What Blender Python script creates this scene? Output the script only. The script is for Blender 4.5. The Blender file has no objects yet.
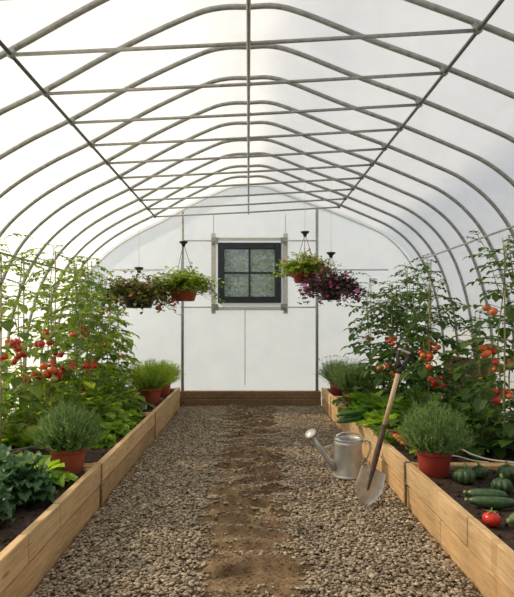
import bpy, math, random
from mathutils import Vector, Matrix, noise
import numpy as np

SC = bpy.context.scene
COL = SC.collection
R = random.Random(7)
PI = math.pi
V = Vector
CAMZ = 1.25
F = 560.0

# ------------------------------------------------------------------ materials
def _mat(name):
    m = bpy.data.materials.new(name)
    m.use_nodes = True
    nt = m.node_tree
    nt.nodes.clear()
    out = nt.nodes.new('ShaderNodeOutputMaterial')
    return m, nt, out

def N(nt, typ, **kw):
    n = nt.nodes.new(typ)
    for k, v in kw.items():
        if k in n.inputs:
            n.inputs[k].default_value = v
        else:
            setattr(n, k, v)
    return n

def ramp(nt, fac, stops, interp='LINEAR'):
    r = nt.nodes.new('ShaderNodeValToRGB')
    r.color_ramp.interpolation = interp
    els = r.color_ramp.elements
    while len(els) < len(stops):
        els.new(0.5)
    for e, (p, c) in zip(els, stops):
        e.position = p
        e.color = (c[0], c[1], c[2], 1)
    nt.links.new(fac, r.inputs['Fac'])
    return r.outputs['Color']

def coords(nt, scale=(1, 1, 1), kind='Object'):
    tc = nt.nodes.new('ShaderNodeTexCoord')
    mp = nt.nodes.new('ShaderNodeMapping')
    mp.inputs['Scale'].default_value = scale
    nt.links.new(tc.outputs[kind], mp.inputs['Vector'])
    return mp.outputs['Vector']

def noise_fac(nt, vec, scale, detail=4, rough=0.55, dist=0):
    n = N(nt, 'ShaderNodeTexNoise')
    n.inputs['Scale'].default_value = scale
    n.inputs['Detail'].default_value = detail
    n.inputs['Roughness'].default_value = rough
    n.inputs['Distortion'].default_value = dist
    nt.links.new(vec, n.inputs['Vector'])
    return n.outputs['Fac']

def surf(name, stops, scale=8, stretch=(1, 1, 1), rough=0.7, metal=0.0, bump=0.0, bscale=40, detail=5, spec=0.4, sss=0):
    m, nt, out = _mat(name)
    vec = coords(nt, stretch)
    col = ramp(nt, noise_fac(nt, vec, scale, detail), stops)
    b = N(nt, 'ShaderNodeBsdfPrincipled')
    b.inputs['Roughness'].default_value = rough
    b.inputs['Metallic'].default_value = metal
    b.inputs['Specular IOR Level'].default_value = spec
    nt.links.new(col, b.inputs['Base Color'])
    if bump:
        bp = N(nt, 'ShaderNodeBump')
        bp.inputs['Strength'].default_value = bump
        bp.inputs['Distance'].default_value = 0.01
        nt.links.new(noise_fac(nt, vec, bscale, 4), bp.inputs['Height'])
        nt.links.new(bp.outputs['Normal'], b.inputs['Normal'])
    nt.links.new(b.outputs['BSDF'], out.inputs['Surface'])
    return m

def leafmat(name, cols, trans=0.4, rough=0.5, tr_col=None, spec=0.3):
    """leaves: colour differs from leaf to leaf, thin enough to glow when lit from behind"""
    m, nt, out = _mat(name)
    g = N(nt, 'ShaderNodeNewGeometry')
    n = len(cols)
    stops = [(i / (n - 1), c) for i, c in enumerate(cols)]
    col = ramp(nt, g.outputs['Random Per Island'], stops)
    vec = coords(nt)
    mx = N(nt, 'ShaderNodeMix', data_type='RGBA', blend_type='MULTIPLY')
    mx.inputs['Factor'].default_value = 0.6
    nt.links.new(col, mx.inputs[6])
    nt.links.new(ramp(nt, noise_fac(nt, vec, 30, 3), [(0.3, (0.55, 0.6, 0.55)), (0.75, (1.25, 1.2, 1.1))]), mx.inputs[7])
    b = N(nt, 'ShaderNodeBsdfPrincipled')
    b.inputs['Roughness'].default_value = rough
    b.inputs['Specular IOR Level'].default_value = spec
    nt.links.new(mx.outputs[2], b.inputs['Base Color'])
    t = N(nt, 'ShaderNodeBsdfTranslucent')
    hs = N(nt, 'ShaderNodeHueSaturation')
    hs.inputs['Value'].default_value = 2.0
    hs.inputs['Saturation'].default_value = 1.1
    hs.inputs['Hue'].default_value = 0.485
    nt.links.new(mx.outputs[2], hs.inputs['Color'])
    nt.links.new(hs.outputs['Color'], t.inputs['Color'])
    ms = N(nt, 'ShaderNodeMixShader')
    ms.inputs[0].default_value = trans
    nt.links.new(b.outputs[0], ms.inputs[1])
    nt.links.new(t.outputs[0], ms.inputs[2])
    nt.links.new(ms.outputs[0], out.inputs['Surface'])
    return m

def filmmat(name, transp, cols, trans_share=0.8, gloss=0.0):
    m, nt, out = _mat(name)
    vec = coords(nt, (1, 0.6, 1))
    col = ramp(nt, noise_fac(nt, vec, 3.2, 5, 0.6, 0.6), [(0.3, cols[0]), (0.7, cols[1])])
    d = N(nt, 'ShaderNodeBsdfDiffuse')
    t = N(nt, 'ShaderNodeBsdfTranslucent')
    nt.links.new(col, d.inputs['Color'])
    nt.links.new(col, t.inputs['Color'])
    a = N(nt, 'ShaderNodeMixShader')
    a.inputs[0].default_value = trans_share
    nt.links.new(d.outputs[0], a.inputs[1])
    nt.links.new(t.outputs[0], a.inputs[2])
    last = a
    if transp > 0:
        tr = N(nt, 'ShaderNodeBsdfTransparent')
        b = N(nt, 'ShaderNodeMixShader')
        b.inputs[0].default_value = transp
        nt.links.new(a.outputs[0], b.inputs[1])
        nt.links.new(tr.outputs[0], b.inputs[2])
        last = b
    nt.links.new(last.outputs[0], out.inputs['Surface'])
    return m

M = {}
M['film'] = filmmat('cover_film', 0.36, ((0.74, 0.74, 0.72), (0.84, 0.84, 0.82)))
M['wallfilm'] = filmmat('end_wall_film', 0.0, ((0.77, 0.84, 0.95), (0.84, 0.90, 0.98)), 0.55)
M['frontfilm'] = filmmat('front_wall_film', 0.0, ((0.36, 0.37, 0.37), (0.42, 0.43, 0.43)), 0.5)  # greyer than the other film, holds back light from the unseen front
M['steel'] = surf('galvanised_tube', [(0.3, (0.26, 0.27, 0.26)), (0.7, (0.42, 0.43, 0.41))], 30, rough=0.4, metal=0.35)
M['darksteel'] = surf('dark_tube', [(0.3, (0.07, 0.075, 0.07)), (0.7, (0.15, 0.155, 0.15))], 30, rough=0.5, metal=0.3)
M['palerail'] = surf('pale_rail', [(0.3, (0.55, 0.54, 0.48)), (0.7, (0.66, 0.65, 0.58))], 20, rough=0.6)
M['window'] = surf('window_paint', [(0.3, (0.018, 0.026, 0.034)), (0.7, (0.03, 0.04, 0.05))], 10, rough=0.45)
M['can'] = surf('galvanised_can', [(0.3, (0.42, 0.43, 0.42)), (0.7, (0.62, 0.62, 0.60))], 14, rough=0.42, metal=0.55, bump=0.1, bscale=25)
M['blade'] = surf('worn_blade_steel', [(0.3, (0.42, 0.42, 0.40)), (0.7, (0.66, 0.65, 0.62))], 18, rough=0.42, metal=0.5, bump=0.15)
M['darkiron'] = surf('dark_iron', [(0.3, (0.025, 0.022, 0.02)), (0.7, (0.07, 0.055, 0.045))], 30, rough=0.5, metal=0.2)
M['socket'] = surf('rusty_socket', [(0.3, (0.05, 0.028, 0.02)), (0.7, (0.12, 0.07, 0.05))], 30, rough=0.6)
M['shaft'] = surf('ash_shaft', [(0.3, (0.50, 0.35, 0.20)), (0.7, (0.66, 0.49, 0.31))], 8, (8, 8, 1), rough=0.55)
M['terra'] = surf('terracotta', [(0.25, (0.30, 0.06, 0.03)), (0.75, (0.44, 0.11, 0.055))], 9, rough=0.75, bump=0.1)
M['terra_red'] = surf('red_plastic_pot', [(0.25, (0.27, 0.03, 0.022)), (0.75, (0.38, 0.055, 0.036))], 9, rough=0.5)
M['compost'] = surf('compost', [(0.3, (0.018, 0.011, 0.007)), (0.7, (0.06, 0.036, 0.022))], 60, rough=0.95, bump=0.8, bscale=90)
M['soil'] = surf('bed_soil', [(0.3, (0.014, 0.009, 0.006)), (0.7, (0.065, 0.038, 0.023))], 25, rough=0.95, bump=1.0, bscale=70)
M['stemgreen'] = surf('stem_green', [(0.3, (0.13, 0.20, 0.05)), (0.7, (0.28, 0.34, 0.12))], 14, rough=0.6)
M['cane'] = surf('bamboo_cane', [(0.3, (0.34, 0.30, 0.16)), (0.7, (0.52, 0.46, 0.27))], 14, rough=0.6)
M['root'] = surf('dry_vine', [(0.3, (0.10, 0.075, 0.06)), (0.7, (0.24, 0.19, 0.16))], 20, rough=0.8)
M['tomred'] = surf('tomato_red', [(0.3, (0.52, 0.022, 0.012)), (0.7, (0.68, 0.05, 0.02))], 6, rough=0.22, spec=0.5)
M['tomorange'] = surf('tomato_orange', [(0.3, (0.62, 0.10, 0.02)), (0.7, (0.75, 0.2, 0.04))], 6, rough=0.3, spec=0.5)
M['tomgreen'] = surf('tomato_green', [(0.3, (0.16, 0.24, 0.05)), (0.7, (0.35, 0.36, 0.10))], 6, rough=0.3, spec=0.5)
M['zucc'] = surf('zucchini_skin', [(0.35, (0.025, 0.06, 0.02)), (0.7, (0.075, 0.14, 0.05))], 40, (1, 1, 1), rough=0.3, spec=0.5)
M['cuke'] = surf('cucumber_skin', [(0.35, (0.02, 0.075, 0.018)), (0.7, (0.06, 0.16, 0.04))], 40, rough=0.3, spec=0.5)
M['squash'] = surf('dark_squash_skin', [(0.35, (0.02, 0.05, 0.014)), (0.7, (0.09, 0.16, 0.05))], 18, rough=0.3, spec=0.5)
M['artic'] = surf('light_squash_skin', [(0.35, (0.07, 0.14, 0.035)), (0.7, (0.19, 0.28, 0.09))], 18, rough=0.4, spec=0.5)
M['carrot'] = surf('carrot_skin', [(0.3, (0.62, 0.15, 0.03)), (0.7, (0.78, 0.27, 0.07))], 30, rough=0.5)
M['radish'] = surf('red_carrot_skin', [(0.3, (0.30, 0.05, 0.04)), (0.7, (0.45, 0.10, 0.07))], 30, rough=0.5)
M['outbush'] = leafmat('hedge_leaf', [(0.16, 0.22, 0.06), (0.32, 0.36, 0.10), (0.42, 0.40, 0.16)], 0.3, 0.7)
M['lawn'] = surf('outside_ground', [(0.3, (0.42, 0.42, 0.36)), (0.7, (0.55, 0.54, 0.47))], 2, rough=0.9)
M['tomleaf'] = leafmat('tomato_leaf', [(0.05, 0.11, 0.018), (0.10, 0.18, 0.028), (0.16, 0.25, 0.04), (0.25, 0.32, 0.07)], 0.5)
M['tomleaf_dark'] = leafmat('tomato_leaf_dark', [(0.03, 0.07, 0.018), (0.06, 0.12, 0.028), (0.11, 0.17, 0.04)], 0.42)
M['beanleaf'] = leafmat('broad_leaf', [(0.10, 0.20, 0.028), (0.20, 0.33, 0.05), (0.36, 0.46, 0.09)], 0.5)
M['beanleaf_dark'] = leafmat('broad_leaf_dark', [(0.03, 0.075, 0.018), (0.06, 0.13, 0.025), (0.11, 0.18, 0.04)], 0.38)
M['lettuce'] = leafmat('lettuce_leaf', [(0.16, 0.31, 0.035), (0.28, 0.44, 0.06), (0.42, 0.56, 0.12)], 0.45)
M['lettuce_mid'] = leafmat('romaine_leaf', [(0.07, 0.17, 0.025), (0.13, 0.25, 0.04), (0.2, 0.33, 0.06)], 0.4)
M['kale'] = leafmat('kale_leaf', [(0.035, 0.095, 0.042), (0.07, 0.16, 0.07), (0.15, 0.26, 0.12)], 0.25, 0.45)
M['herb'] = leafmat('herb_leaf', [(0.09, 0.17, 0.055), (0.15, 0.245, 0.085), (0.24, 0.33, 0.14)], 0.4)
M['herb_bright'] = leafmat('herb_leaf_bright', [(0.15, 0.26, 0.04), (0.26, 0.39, 0.06), (0.38, 0.48, 0.12)], 0.5)
M['trail'] = leafmat('trailing_leaf', [(0.10, 0.19, 0.03), (0.20, 0.30, 0.05), (0.32, 0.40, 0.10)], 0.45)
M['trail_dark'] = leafmat('trailing_leaf_dark', [(0.07, 0.06, 0.03), (0.12, 0.14, 0.04), (0.2, 0.25, 0.06)], 0.35)
M['purple'] = leafmat('purple_leaf', [(0.06, 0.025, 0.045), (0.13, 0.045, 0.09), (0.14, 0.16, 0.05)], 0.3)
M['fl_pink'] = leafmat('pink_petal', [(0.6, 0.10, 0.16), (0.75, 0.25, 0.28)], 0.3)
M['fl_red'] = leafmat('red_petal', [(0.42, 0.07, 0.05), (0.6, 0.18, 0.10)], 0.3)
M['fl_mag'] = leafmat('magenta_petal', [(0.45, 0.05, 0.22), (0.65, 0.13, 0.36), (0.7, 0.3, 0.5)], 0.3)
M['fl_pale'] = leafmat('pale_violet_petal', [(0.25, 0.2, 0.28), (0.4, 0.36, 0.42)], 0.3)
M['darkplastic'] = surf('black_plastic', [(0.3, (0.012, 0.012, 0.014)), (0.7, (0.03, 0.03, 0.035))], 10, rough=0.5)

def woodmat(name, c0, c1, c2):
    m, nt, out = _mat(name)
    vec = coords(nt, (9, 0.9, 14))
    g = N(nt, 'ShaderNodeNewGeometry')
    col = ramp(nt, noise_fac(nt, vec, 5, 6, 0.6, 0.8), [(0.28, c0), (0.5, c1), (0.74, c2)])
    big = ramp(nt, noise_fac(nt, coords(nt, (1, 0.7, 2)), 2.5, 3), [(0.3, (0.82, 0.78, 0.72)), (0.7, (1.1, 1.08, 1.05))])
    mx = N(nt, 'ShaderNodeMix', data_type='RGBA', blend_type='MULTIPLY')
    mx.inputs['Factor'].default_value = 1
    nt.links.new(col, mx.inputs[6]); nt.links.new(big, mx.inputs[7])
    # dark knots here and there
    vo = N(nt, 'ShaderNodeTexVoronoi'); vo.inputs['Scale'].default_value = 2.3
    nt.links.new(coords(nt, (1.2, 0.75, 3.1)), vo.inputs['Vector'])
    kn = ramp(nt, vo.outputs['Distance'], [(0.03, (0.42, 0.3, 0.22)), (0.09, (1, 1, 1))])
    oi = N(nt, 'ShaderNodeObjectInfo')
    tone = ramp(nt, oi.outputs['Random'], [(0.0, (0.72, 0.70, 0.68)), (0.5, (0.95, 0.93, 0.9)), (1.0, (1.12, 1.08, 1.0))])
    m3 = N(nt, 'ShaderNodeMix', data_type='RGBA', blend_type='MULTIPLY'); m3.inputs['Factor'].default_value = 1
    nt.links.new(kn, m3.inputs[6]); nt.links.new(tone, m3.inputs[7])
    # checks running across the boards
    ck = N(nt, 'ShaderNodeTexNoise'); ck.inputs['Scale'].default_value = 1.0; ck.inputs['Detail'].default_value = 2
    nt.links.new(coords(nt, (1, 14, 1.5)), ck.inputs['Vector'])
    ckc = ramp(nt, ck.outputs['Fac'], [(0.30, (0.6, 0.5, 0.42)), (0.36, (1, 1, 1))])
    m4 = N(nt, 'ShaderNodeMix', data_type='RGBA', blend_type='MULTIPLY'); m4.inputs['Factor'].default_value = .6
    nt.links.new(m3.outputs[2], m4.inputs[6]); nt.links.new(ckc, m4.inputs[7])
    kn = m4.outputs[2]
    m2 = N(nt, 'ShaderNodeMix', data_type='RGBA', blend_type='MULTIPLY')
    m2.inputs['Factor'].default_value = 0.8
    nt.links.new(mx.outputs[2], m2.inputs[6]); nt.links.new(kn, m2.inputs[7])
    b = N(nt, 'ShaderNodeBsdfPrincipled'); b.inputs['Roughness'].default_value = 0.75
    b.inputs['Specular IOR Level'].default_value = 0.25
    nt.links.new(m2.outputs[2], b.inputs['Base Color'])
    bp = N(nt, 'ShaderNodeBump'); bp.inputs['Strength'].default_value = 0.35; bp.inputs['Distance'].default_value = 0.004
    nt.links.new(noise_fac(nt, vec, 9, 5), bp.inputs['Height'])
    nt.links.new(bp.outputs['Normal'], b.inputs['Normal'])
    nt.links.new(b.outputs[0], out.inputs['Surface'])
    return m
M['pine'] = woodmat('pine_board', (0.50, 0.33, 0.18), (0.68, 0.49, 0.28), (0.80, 0.62, 0.39))
M['pine2'] = woodmat('pine_board_lower', (0.44, 0.28, 0.14), (0.60, 0.41, 0.22), (0.72, 0.53, 0.32))
M['sleeper'] = woodmat('dark_sleeper', (0.16, 0.10, 0.06), (0.28, 0.19, 0.115), (0.42, 0.30, 0.19))
M['oldwood'] = woodmat('old_board', (0.24, 0.13, 0.07), (0.36, 0.21, 0.11), (0.46, 0.29, 0.17))

def glassmat():
    m, nt, out = _mat('window_glass')
    gl = N(nt, 'ShaderNodeBsdfGlossy'); gl.inputs['Roughness'].default_value = 0.1
    gl.inputs['Color'].default_value = (0.8, 0.85, 0.88, 1)
    tr = N(nt, 'ShaderNodeBsdfTransparent'); tr.inputs['Color'].default_value = (0.62, 0.68, 0.70, 1)
    ms = N(nt, 'ShaderNodeMixShader'); ms.inputs[0].default_value = 0.12
    nt.links.new(tr.outputs[0], ms.inputs[1]); nt.links.new(gl.outputs[0], ms.inputs[2])
    df = N(nt, 'ShaderNodeBsdfTranslucent'); df.inputs['Color'].default_value = (0.30, 0.34, 0.34, 1)
    m2 = N(nt, 'ShaderNodeMixShader')
    nz = ramp(nt, noise_fac(nt, coords(nt), 9, 4, .6, 1.0), [(0.3, (.15, .15, .15)), (0.7, (.5, .5, .5))])
    nt.links.new(nz, m2.inputs[0])
    nt.links.new(ms.outputs[0], m2.inputs[1]); nt.links.new(df.outputs[0], m2.inputs[2])
    nt.links.new(m2.outputs[0], out.inputs['Surface'])
    return m
M['glass'] = glassmat()

def floormat():
    m, nt, out = _mat('dirt_and_grit')
    vec = coords(nt)
    dirt = ramp(nt, noise_fac(nt, vec, 7, 6, 0.65, 0.5), [(0.25, (0.11, 0.066, 0.034)), (0.5, (0.23, 0.155, 0.088)), (0.75, (0.38, 0.275, 0.165))])
    b = N(nt, 'ShaderNodeBsdfPrincipled'); b.inputs['Roughness'].default_value = 0.95
    b.inputs['Specular IOR Level'].default_value = 0.15
    nt.links.new(dirt, b.inputs['Base Color'])
    bp = N(nt, 'ShaderNodeBump'); bp.inputs['Strength'].default_value = 0.9; bp.inputs['Distance'].default_value = 0.012
    nt.links.new(noise_fac(nt, vec, 45, 6, 0.7), bp.inputs['Height'])
    nt.links.new(bp.outputs['Normal'], b.inputs['Normal'])
    nt.links.new(b.outputs[0], out.inputs['Surface'])
    return m
M['floor'] = floormat()

def gravelmat():
    m, nt, out = _mat('crushed_stone')
    g = N(nt, 'ShaderNodeNewGeometry')
    col = ramp(nt, g.outputs['Random Per Island'], [(0.0, (0.17, 0.135, 0.095)), (0.3, (0.29, 0.23, 0.165)), (0.6, (0.38, 0.31, 0.225)), (0.9, (0.48, 0.40, 0.295)), (1.0, (0.60, 0.52, 0.40))])
    vec = coords(nt)
    mx = N(nt, 'ShaderNodeMix', data_type='RGBA', blend_type='MULTIPLY'); mx.inputs['Factor'].default_value = 0.7
    nt.links.new(col, mx.inputs[6])
    nt.links.new(ramp(nt, noise_fac(nt, vec, 60, 3), [(0.3, (0.6, 0.6, 0.6)), (0.7, (1.2, 1.18, 1.12))]), mx.inputs[7])
    b = N(nt, 'ShaderNodeBsdfPrincipled'); b.inputs['Roughness'].default_value = 0.85
    b.inputs['Specular IOR Level'].default_value = 0.3
    nt.links.new(mx.outputs[2], b.inputs['Base Color'])
    nt.links.new(b.outputs[0], out.inputs['Surface'])
    return m
M['gravel'] = gravelmat()

# ------------------------------------------------------------------ mesh builder
class MB:
    def __init__(s):
        s.v = []; s.f = []
    def box(s, lo, hi, bev=0.0):
        x0, y0, z0 = lo; x1, y1, z1 = hi
        if bev <= 0:
            b = len(s.v)
            s.v += [(x0,y0,z0),(x1,y0,z0),(x1,y1,z0),(x0,y1,z0),(x0,y0,z1),(x1,y0,z1),(x1,y1,z1),(x0,y1,z1)]
            s.f += [tuple(b+i for i in q) for q in ((0,3,2,1),(4,5,6,7),(0,1,5,4),(1,2,6,5),(2,3,7,6),(3,0,4,7))]
            return
        # bevelled: eight corners, each three verts
        b = len(s.v); idx = {}
        for ix, X in enumerate((x0, x1)):
            for iy, Y in enumerate((y0, y1)):
                for iz, Z in enumerate((z0, z1)):
                    sx, sy, sz = (1, -1)[ix]*bev, (1, -1)[iy]*bev, (1, -1)[iz]*bev
                    for a, p in enumerate(((X, Y+sy, Z+sz), (X+sx, Y, Z+sz), (X+sx, Y+sy, Z))):
                        idx[(ix,iy,iz,a)] = len(s.v); s.v.append(p)
        def face(k): s.f.append(tuple(idx[q] for q in k))
        for i in (0,1):
            face([(i,0,0,0),(i,0,1,0),(i,1,1,0),(i,1,0,0)][::(1 if i==0 else -1)])
            face([(0,i,0,1),(1,i,0,1),(1,i,1,1),(0,i,1,1)][::(1 if i==0 else -1)])
            face([(0,0,i,2),(0,1,i,2),(1,1,i,2),(1,0,i,2)][::(1 if i==0 else -1)])
        for i in (0,1):
            for j in (0,1):
                face([(i,j,0,0),(i,j,0,1),(i,j,1,1),(i,j,1,0)])
                face([(i,0,j,0),(i,0,j,2),(i,1,j,2),(i,1,j,0)])
                face([(0,i,j,1),(0,i,j,2),(1,i,j,2),(1,i,j,1)])
        for i in (0,1):
            for j in (0,1):
                for k in (0,1):
                    face([(i,j,k,0),(i,j,k,1),(i,j,k,2)])
    def tube(s, pts, r, n=8, caps=True):
        pts = [V(p) for p in pts]
        m = len(pts)
        rs = r if isinstance(r, (list, tuple)) else [r]*m
        t0 = (pts[1]-pts[0]).normalized()
        ref = V((0,0,1)) if abs(t0.z) < 0.9 else V((1,0,0))
        nx = t0.cross(ref).normalized()
        b = len(s.v)
        for i in range(m):
            if i == 0: t = t0
            elif i == m-1: t = (pts[i]-pts[i-1]).normalized()
            else: t = ((pts[i+1]-pts[i]).normalized() + (pts[i]-pts[i-1]).normalized())
            t = t.normalized() if t.length > 1e-6 else t0
            nx = (nx - t*nx.dot(t)).normalized()
            ny = t.cross(nx)
            for k in range(n):
                a = 2*PI*k/n
                s.v.append(tuple(pts[i] + (nx*math.cos(a) + ny*math.sin(a))*rs[i]))
        for i in range(m-1):
            for k in range(n):
                s.f.append((b+i*n+k, b+i*n+(k+1)%n, b+(i+1)*n+(k+1)%n, b+(i+1)*n+k))
        if caps:
            s.f.append(tuple(b+k for k in range(n))[::-1])
            s.f.append(tuple(b+(m-1)*n+k for k in range(n)))
    def lathe(s, prof, n=24, c=(0,0,0), lobes=0, lamp=0.0, ax=None):
        """prof: (radius, z) list. revolves about +z through c; ax: optional rotation matrix"""
        b = len(s.v); c = V(c)
        for (r, z) in prof:
            for k in range(n):
                a = 2*PI*k/n
                rr = r*(1 + (lamp*(abs(math.cos(lobes*a/2))-0.6) if lobes else 0))
                p = V((rr*math.cos(a), rr*math.sin(a), z))
                if ax is not None: p = ax @ p
                s.v.append(tuple(c+p))
        for i in range(len(prof)-1):
            for k in range(n):
                s.f.append((b+i*n+k, b+i*n+(k+1)%n, b+(i+1)*n+(k+1)%n, b+(i+1)*n+k))
        if prof[0][0] > 1e-4: pass
    def leaf(s, p, d, up, L, W, bend=0.6, fold=0.25, rows=4, peak=0.42, wave=0.0, rr=R):
        p = V(p); d = V(d).normalized()
        side = d.cross(V(up))
        if side.length < 1e-4: side = d.cross(V((1,0,0)))
        side.normalize()
        b = len(s.v)
        seg = L/rows
        rot = Matrix.Rotation(-bend/rows, 3, side)
        for i in range(rows+1):
            t = i/rows
            w = W*0.5*(math.sin(PI*min(1, t**(math.log(0.5)/math.log(peak))))**0.8 if 0 < t < 1 else 0.04)
            nrm = side.cross(d).normalized()
            wv = wave*W*(rr.random()-0.5) if wave else 0
            wv2 = wave*W*(rr.random()-0.5) if wave else 0
            s.v.append(tuple(p - side*w + nrm*(w*fold + wv)))
            s.v.append(tuple(p))
            s.v.append(tuple(p + side*w + nrm*(w*fold + wv2)))
            p = p + d*seg
            d = (rot @ d).normalized()
        for i in range(rows):
            o = b+3*i
            s.f.append((o, o+1, o+4, o+3)); s.f.append((o+1, o+2, o+5, o+4))
        return p
    def blade(s, p, d, L, w, droop, segs=3):
        p = V(p); d = V(d).normalized()
        side = d.cross(V((R.uniform(-1,1), R.uniform(-1,1), 0.2)))
        if side.length < 1e-3: side = V((1,0,0))
        side.normalize()
        b = len(s.v)
        for i in range(segs+1):
            t = i/segs
            ww = w*(1-0.75*t)*0.5
            s.v.append(tuple(p-side*ww)); s.v.append(tuple(p+side*ww))
            p = p + d*(L/segs)
            d = (d + V((d.x*droop, d.y*droop, -droop*0.5))).normalized()
        for i in range(segs):
            o = b+2*i
            s.f.append((o, o+1, o+3, o+2))
    def build(s, name, mat, parent=None, smooth=True, loc=None):
        me = bpy.data.meshes.new(name)
        me.from_pydata([tuple(v) for v in s.v], [], s.f)
        me.materials.append(mat)
        if smooth:
            me.polygons.foreach_set('use_smooth', [True]*len(me.polygons))
        me.update()
        return link(name, me, parent, loc)

def link(name, me, parent=None, loc=None):
    o = bpy.data.objects.new(name, me)
    COL.objects.link(o)
    if parent: o.parent = parent
    if loc is not None: o.location = loc
    return o

def tag(o, label=None, cat=None, group=None, kind=None):
    if label: o['label'] = label
    if cat: o['category'] = cat
    if group: o['group'] = group
    if kind: o['kind'] = kind
    return o

def empty(name, loc=(0,0,0), rz=0.0, **k):
    o = bpy.data.objects.new(name, None)
    COL.objects.link(o)
    o.empty_display_size = 0.1
    o.location = loc; o.rotation_euler = (0, 0, rz)
    tag(o, **k)
    return o

def kids(o): return [c for c in bpy.data.objects if c.parent == o]
def copy_tree(o, parent=None, tree=None):
    c = o.copy(); COL.objects.link(c)
    if parent: c.parent = parent
    for ch in tree[o.name] if tree and o.name in tree else []:
        copy_tree(ch, c, tree)
    return c
def tree_of():
    t = {}
    for c in bpy.data.objects:
        if c.parent: t.setdefault(c.parent.name, []).append(c)
    return t

def at(px, py, Y):
    return V(((px-248.5)*Y/F, Y, CAMZ-(py-322.0)*Y/F))

# ------------------------------------------------------------------ tunnel shape
LEFT = [(0,2.05),(-.18,2.045),(-.38,1.99),(-.83,1.78),(-1.31,1.515),(-1.66,1.34),(-2.0,1.13),(-2.28,.875),(-2.48,.56),(-2.62,.2),(-2.70,-.15),(-2.73,-.6),(-2.73,-1.25)]
RIGHT = [(0,2.05),(.18,2.055),(.38,2.0),(.78,1.84),(1.27,1.66),(1.74,1.465),(2.0,1.34),(2.24,1.15),(2.44,.89),(2.59,.55),(2.70,.12),(2.75,-.3),(2.77,-.7),(2.77,-1.25)]
def smooth_poly(P, k=5):
    out = []
    P = [V((a, b)) for a, b in P]
    n = len(P)
    for i in range(n-1):
        p0 = P[max(i-1,0)]; p1 = P[i]; p2 = P[i+1]; p3 = P[min(i+2,n-1)]
        for j in range(k):
            t = j/k
            out.append(0.5*((2*p1)+(p2-p0)*t+(2*p0-5*p1+4*p2-p3)*t*t+(3*p1-p0-3*p2+p3)*t**3))
    out.append(P[-1])
    return [(p.x, p.y+CAMZ) for p in out]
pl = smooth_poly(LEFT); pr = smooth_poly(RIGHT)
PROF = pl[::-1] + pr[1:]          # from the left foot over the top to the right foot
def offset_prof(off):
    out = []
    for i, (x, z) in enumerate(PROF):
        a = PROF[max(i-1, 0)]; b = PROF[min(i+1, len(PROF)-1)]
        dx, dz = b[0]-a[0], b[1]-a[1]; l = math.hypot(dx, dz)
        out.append((x - dz/l*off, z + dx/l*off))
    return out
FILM = offset_prof(0.024)
WY = 8.4
Y0 = -0.9
HOOPS = [7.9 - 0.532*k for k in range(17)]

def strip(prof, ya, yb, ny, name, mat):
    b = MB()
    n = len(prof)
    for j in range(ny+1):
        y = ya + (yb-ya)*j/ny
        for (x, z) in prof:
            b.v.append((x, y, z))
    for j in range(ny):
        for i in range(n-1):
            o = j*n+i
            b.f.append((o, o+1, o+n+1, o+n))
    return b.build(name, mat)
nL = next(i for i, (x, z) in enumerate(FILM) if z > 1.95)
nR = len(FILM)-1-next(i for i, (x, z) in enumerate(FILM[::-1]) if z > 2.1)
tag(strip(FILM[:nL+1], Y0, WY+.06, 12, 'wall_left', M['film']), kind='structure')
tag(strip(FILM[nL:nR+1], Y0, WY+.06, 12, 'ceiling', M['film']), kind='structure')
tag(strip(FILM[nR:], Y0, WY+.06, 12, 'wall_right', M['film']), kind='structure')

# end wall with a real window opening
WX0, WX1, WZ0, WZ1 = -.457, .487, 1.535, 2.435
def topz(x):
    for i in range(len(FILM)-1):
        a, b = FILM[i], FILM[i+1]
        if a[0] <= x <= b[0] and b[0] > a[0]:
            return a[1]+(b[1]-a[1])*(x-a[0])/(b[0]-a[0])
    return 0.0
xs = sorted(set([round(-2.69+0.1*i, 3) for i in range(54)] + [WX0, WX1]))
wb = MB()
def wq(xa, xb, za0, za1, zb0, zb1):
    b = len(wb.v)
    wb.v += [(xa, WY, za0), (xb, WY, zb0), (xb, WY, zb1), (xa, WY, za1)]
    wb.f.append((b, b+1, b+2, b+3))
for a, c in zip(xs[:-1], xs[1:]):
    if a >= WX0-1e-6 and c <= WX1+1e-6:
        wq(a, c, -0.05, WZ0, -0.05, WZ0); wq(a, c, WZ1, topz(a), WZ1, topz(c))
    else:
        wq(a, c, -0.05, topz(a), -0.05, topz(c))
tag(wb.build('wall_back', M['wallfilm'], smooth=False), kind='structure')

# closed end behind the camera, unseen, added to cut fill light from the front
fwb = MB()
for a, c in zip(xs[:-1], xs[1:]):
    q0 = len(fwb.v); fwb.v += [(a, Y0, -.05), (c, Y0, -.05), (c, Y0, topz(c)), (a, Y0, topz(a))]; fwb.f.append((q0, q0+1, q0+2, q0+3))
tag(fwb.build('wall_front', M['frontfilm'], smooth=False), kind='structure')

# faint seams of the back wall sheeting and its timber edge
def trim(n, mat, boxes):
    b = MB()
    for lo, hi in boxes: b.box(lo, hi, 0.003)
    return tag(b.build('trim_%d' % n, mat, smooth=False), kind='structure')
M['seam'] = surf('sheet_seam', [(0.3, (0.66, 0.66, 0.63)), (0.7, (0.74, 0.74, 0.71))], 10, rough=0.7)
trim(1, M['seam'], [((-.06, WY-.008, .3), (-.045, WY-.002, WZ0-.08))])
trim(2, M['seam'], [((-2.05, WY-.010, 2.02), (-1.25, WY-.002, 2.045))])
trim(3, M['seam'], [((1.05, WY-.010, 2.02), (2.1, WY-.002, 2.045))])
tb = MB(); tb.tube([(x, WY-.015, z) for x, z in offset_prof(-0.02)][2:-2], 0.012, 6)
tag(tb.build('trim_4', M['seam']), kind='structure')
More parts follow.
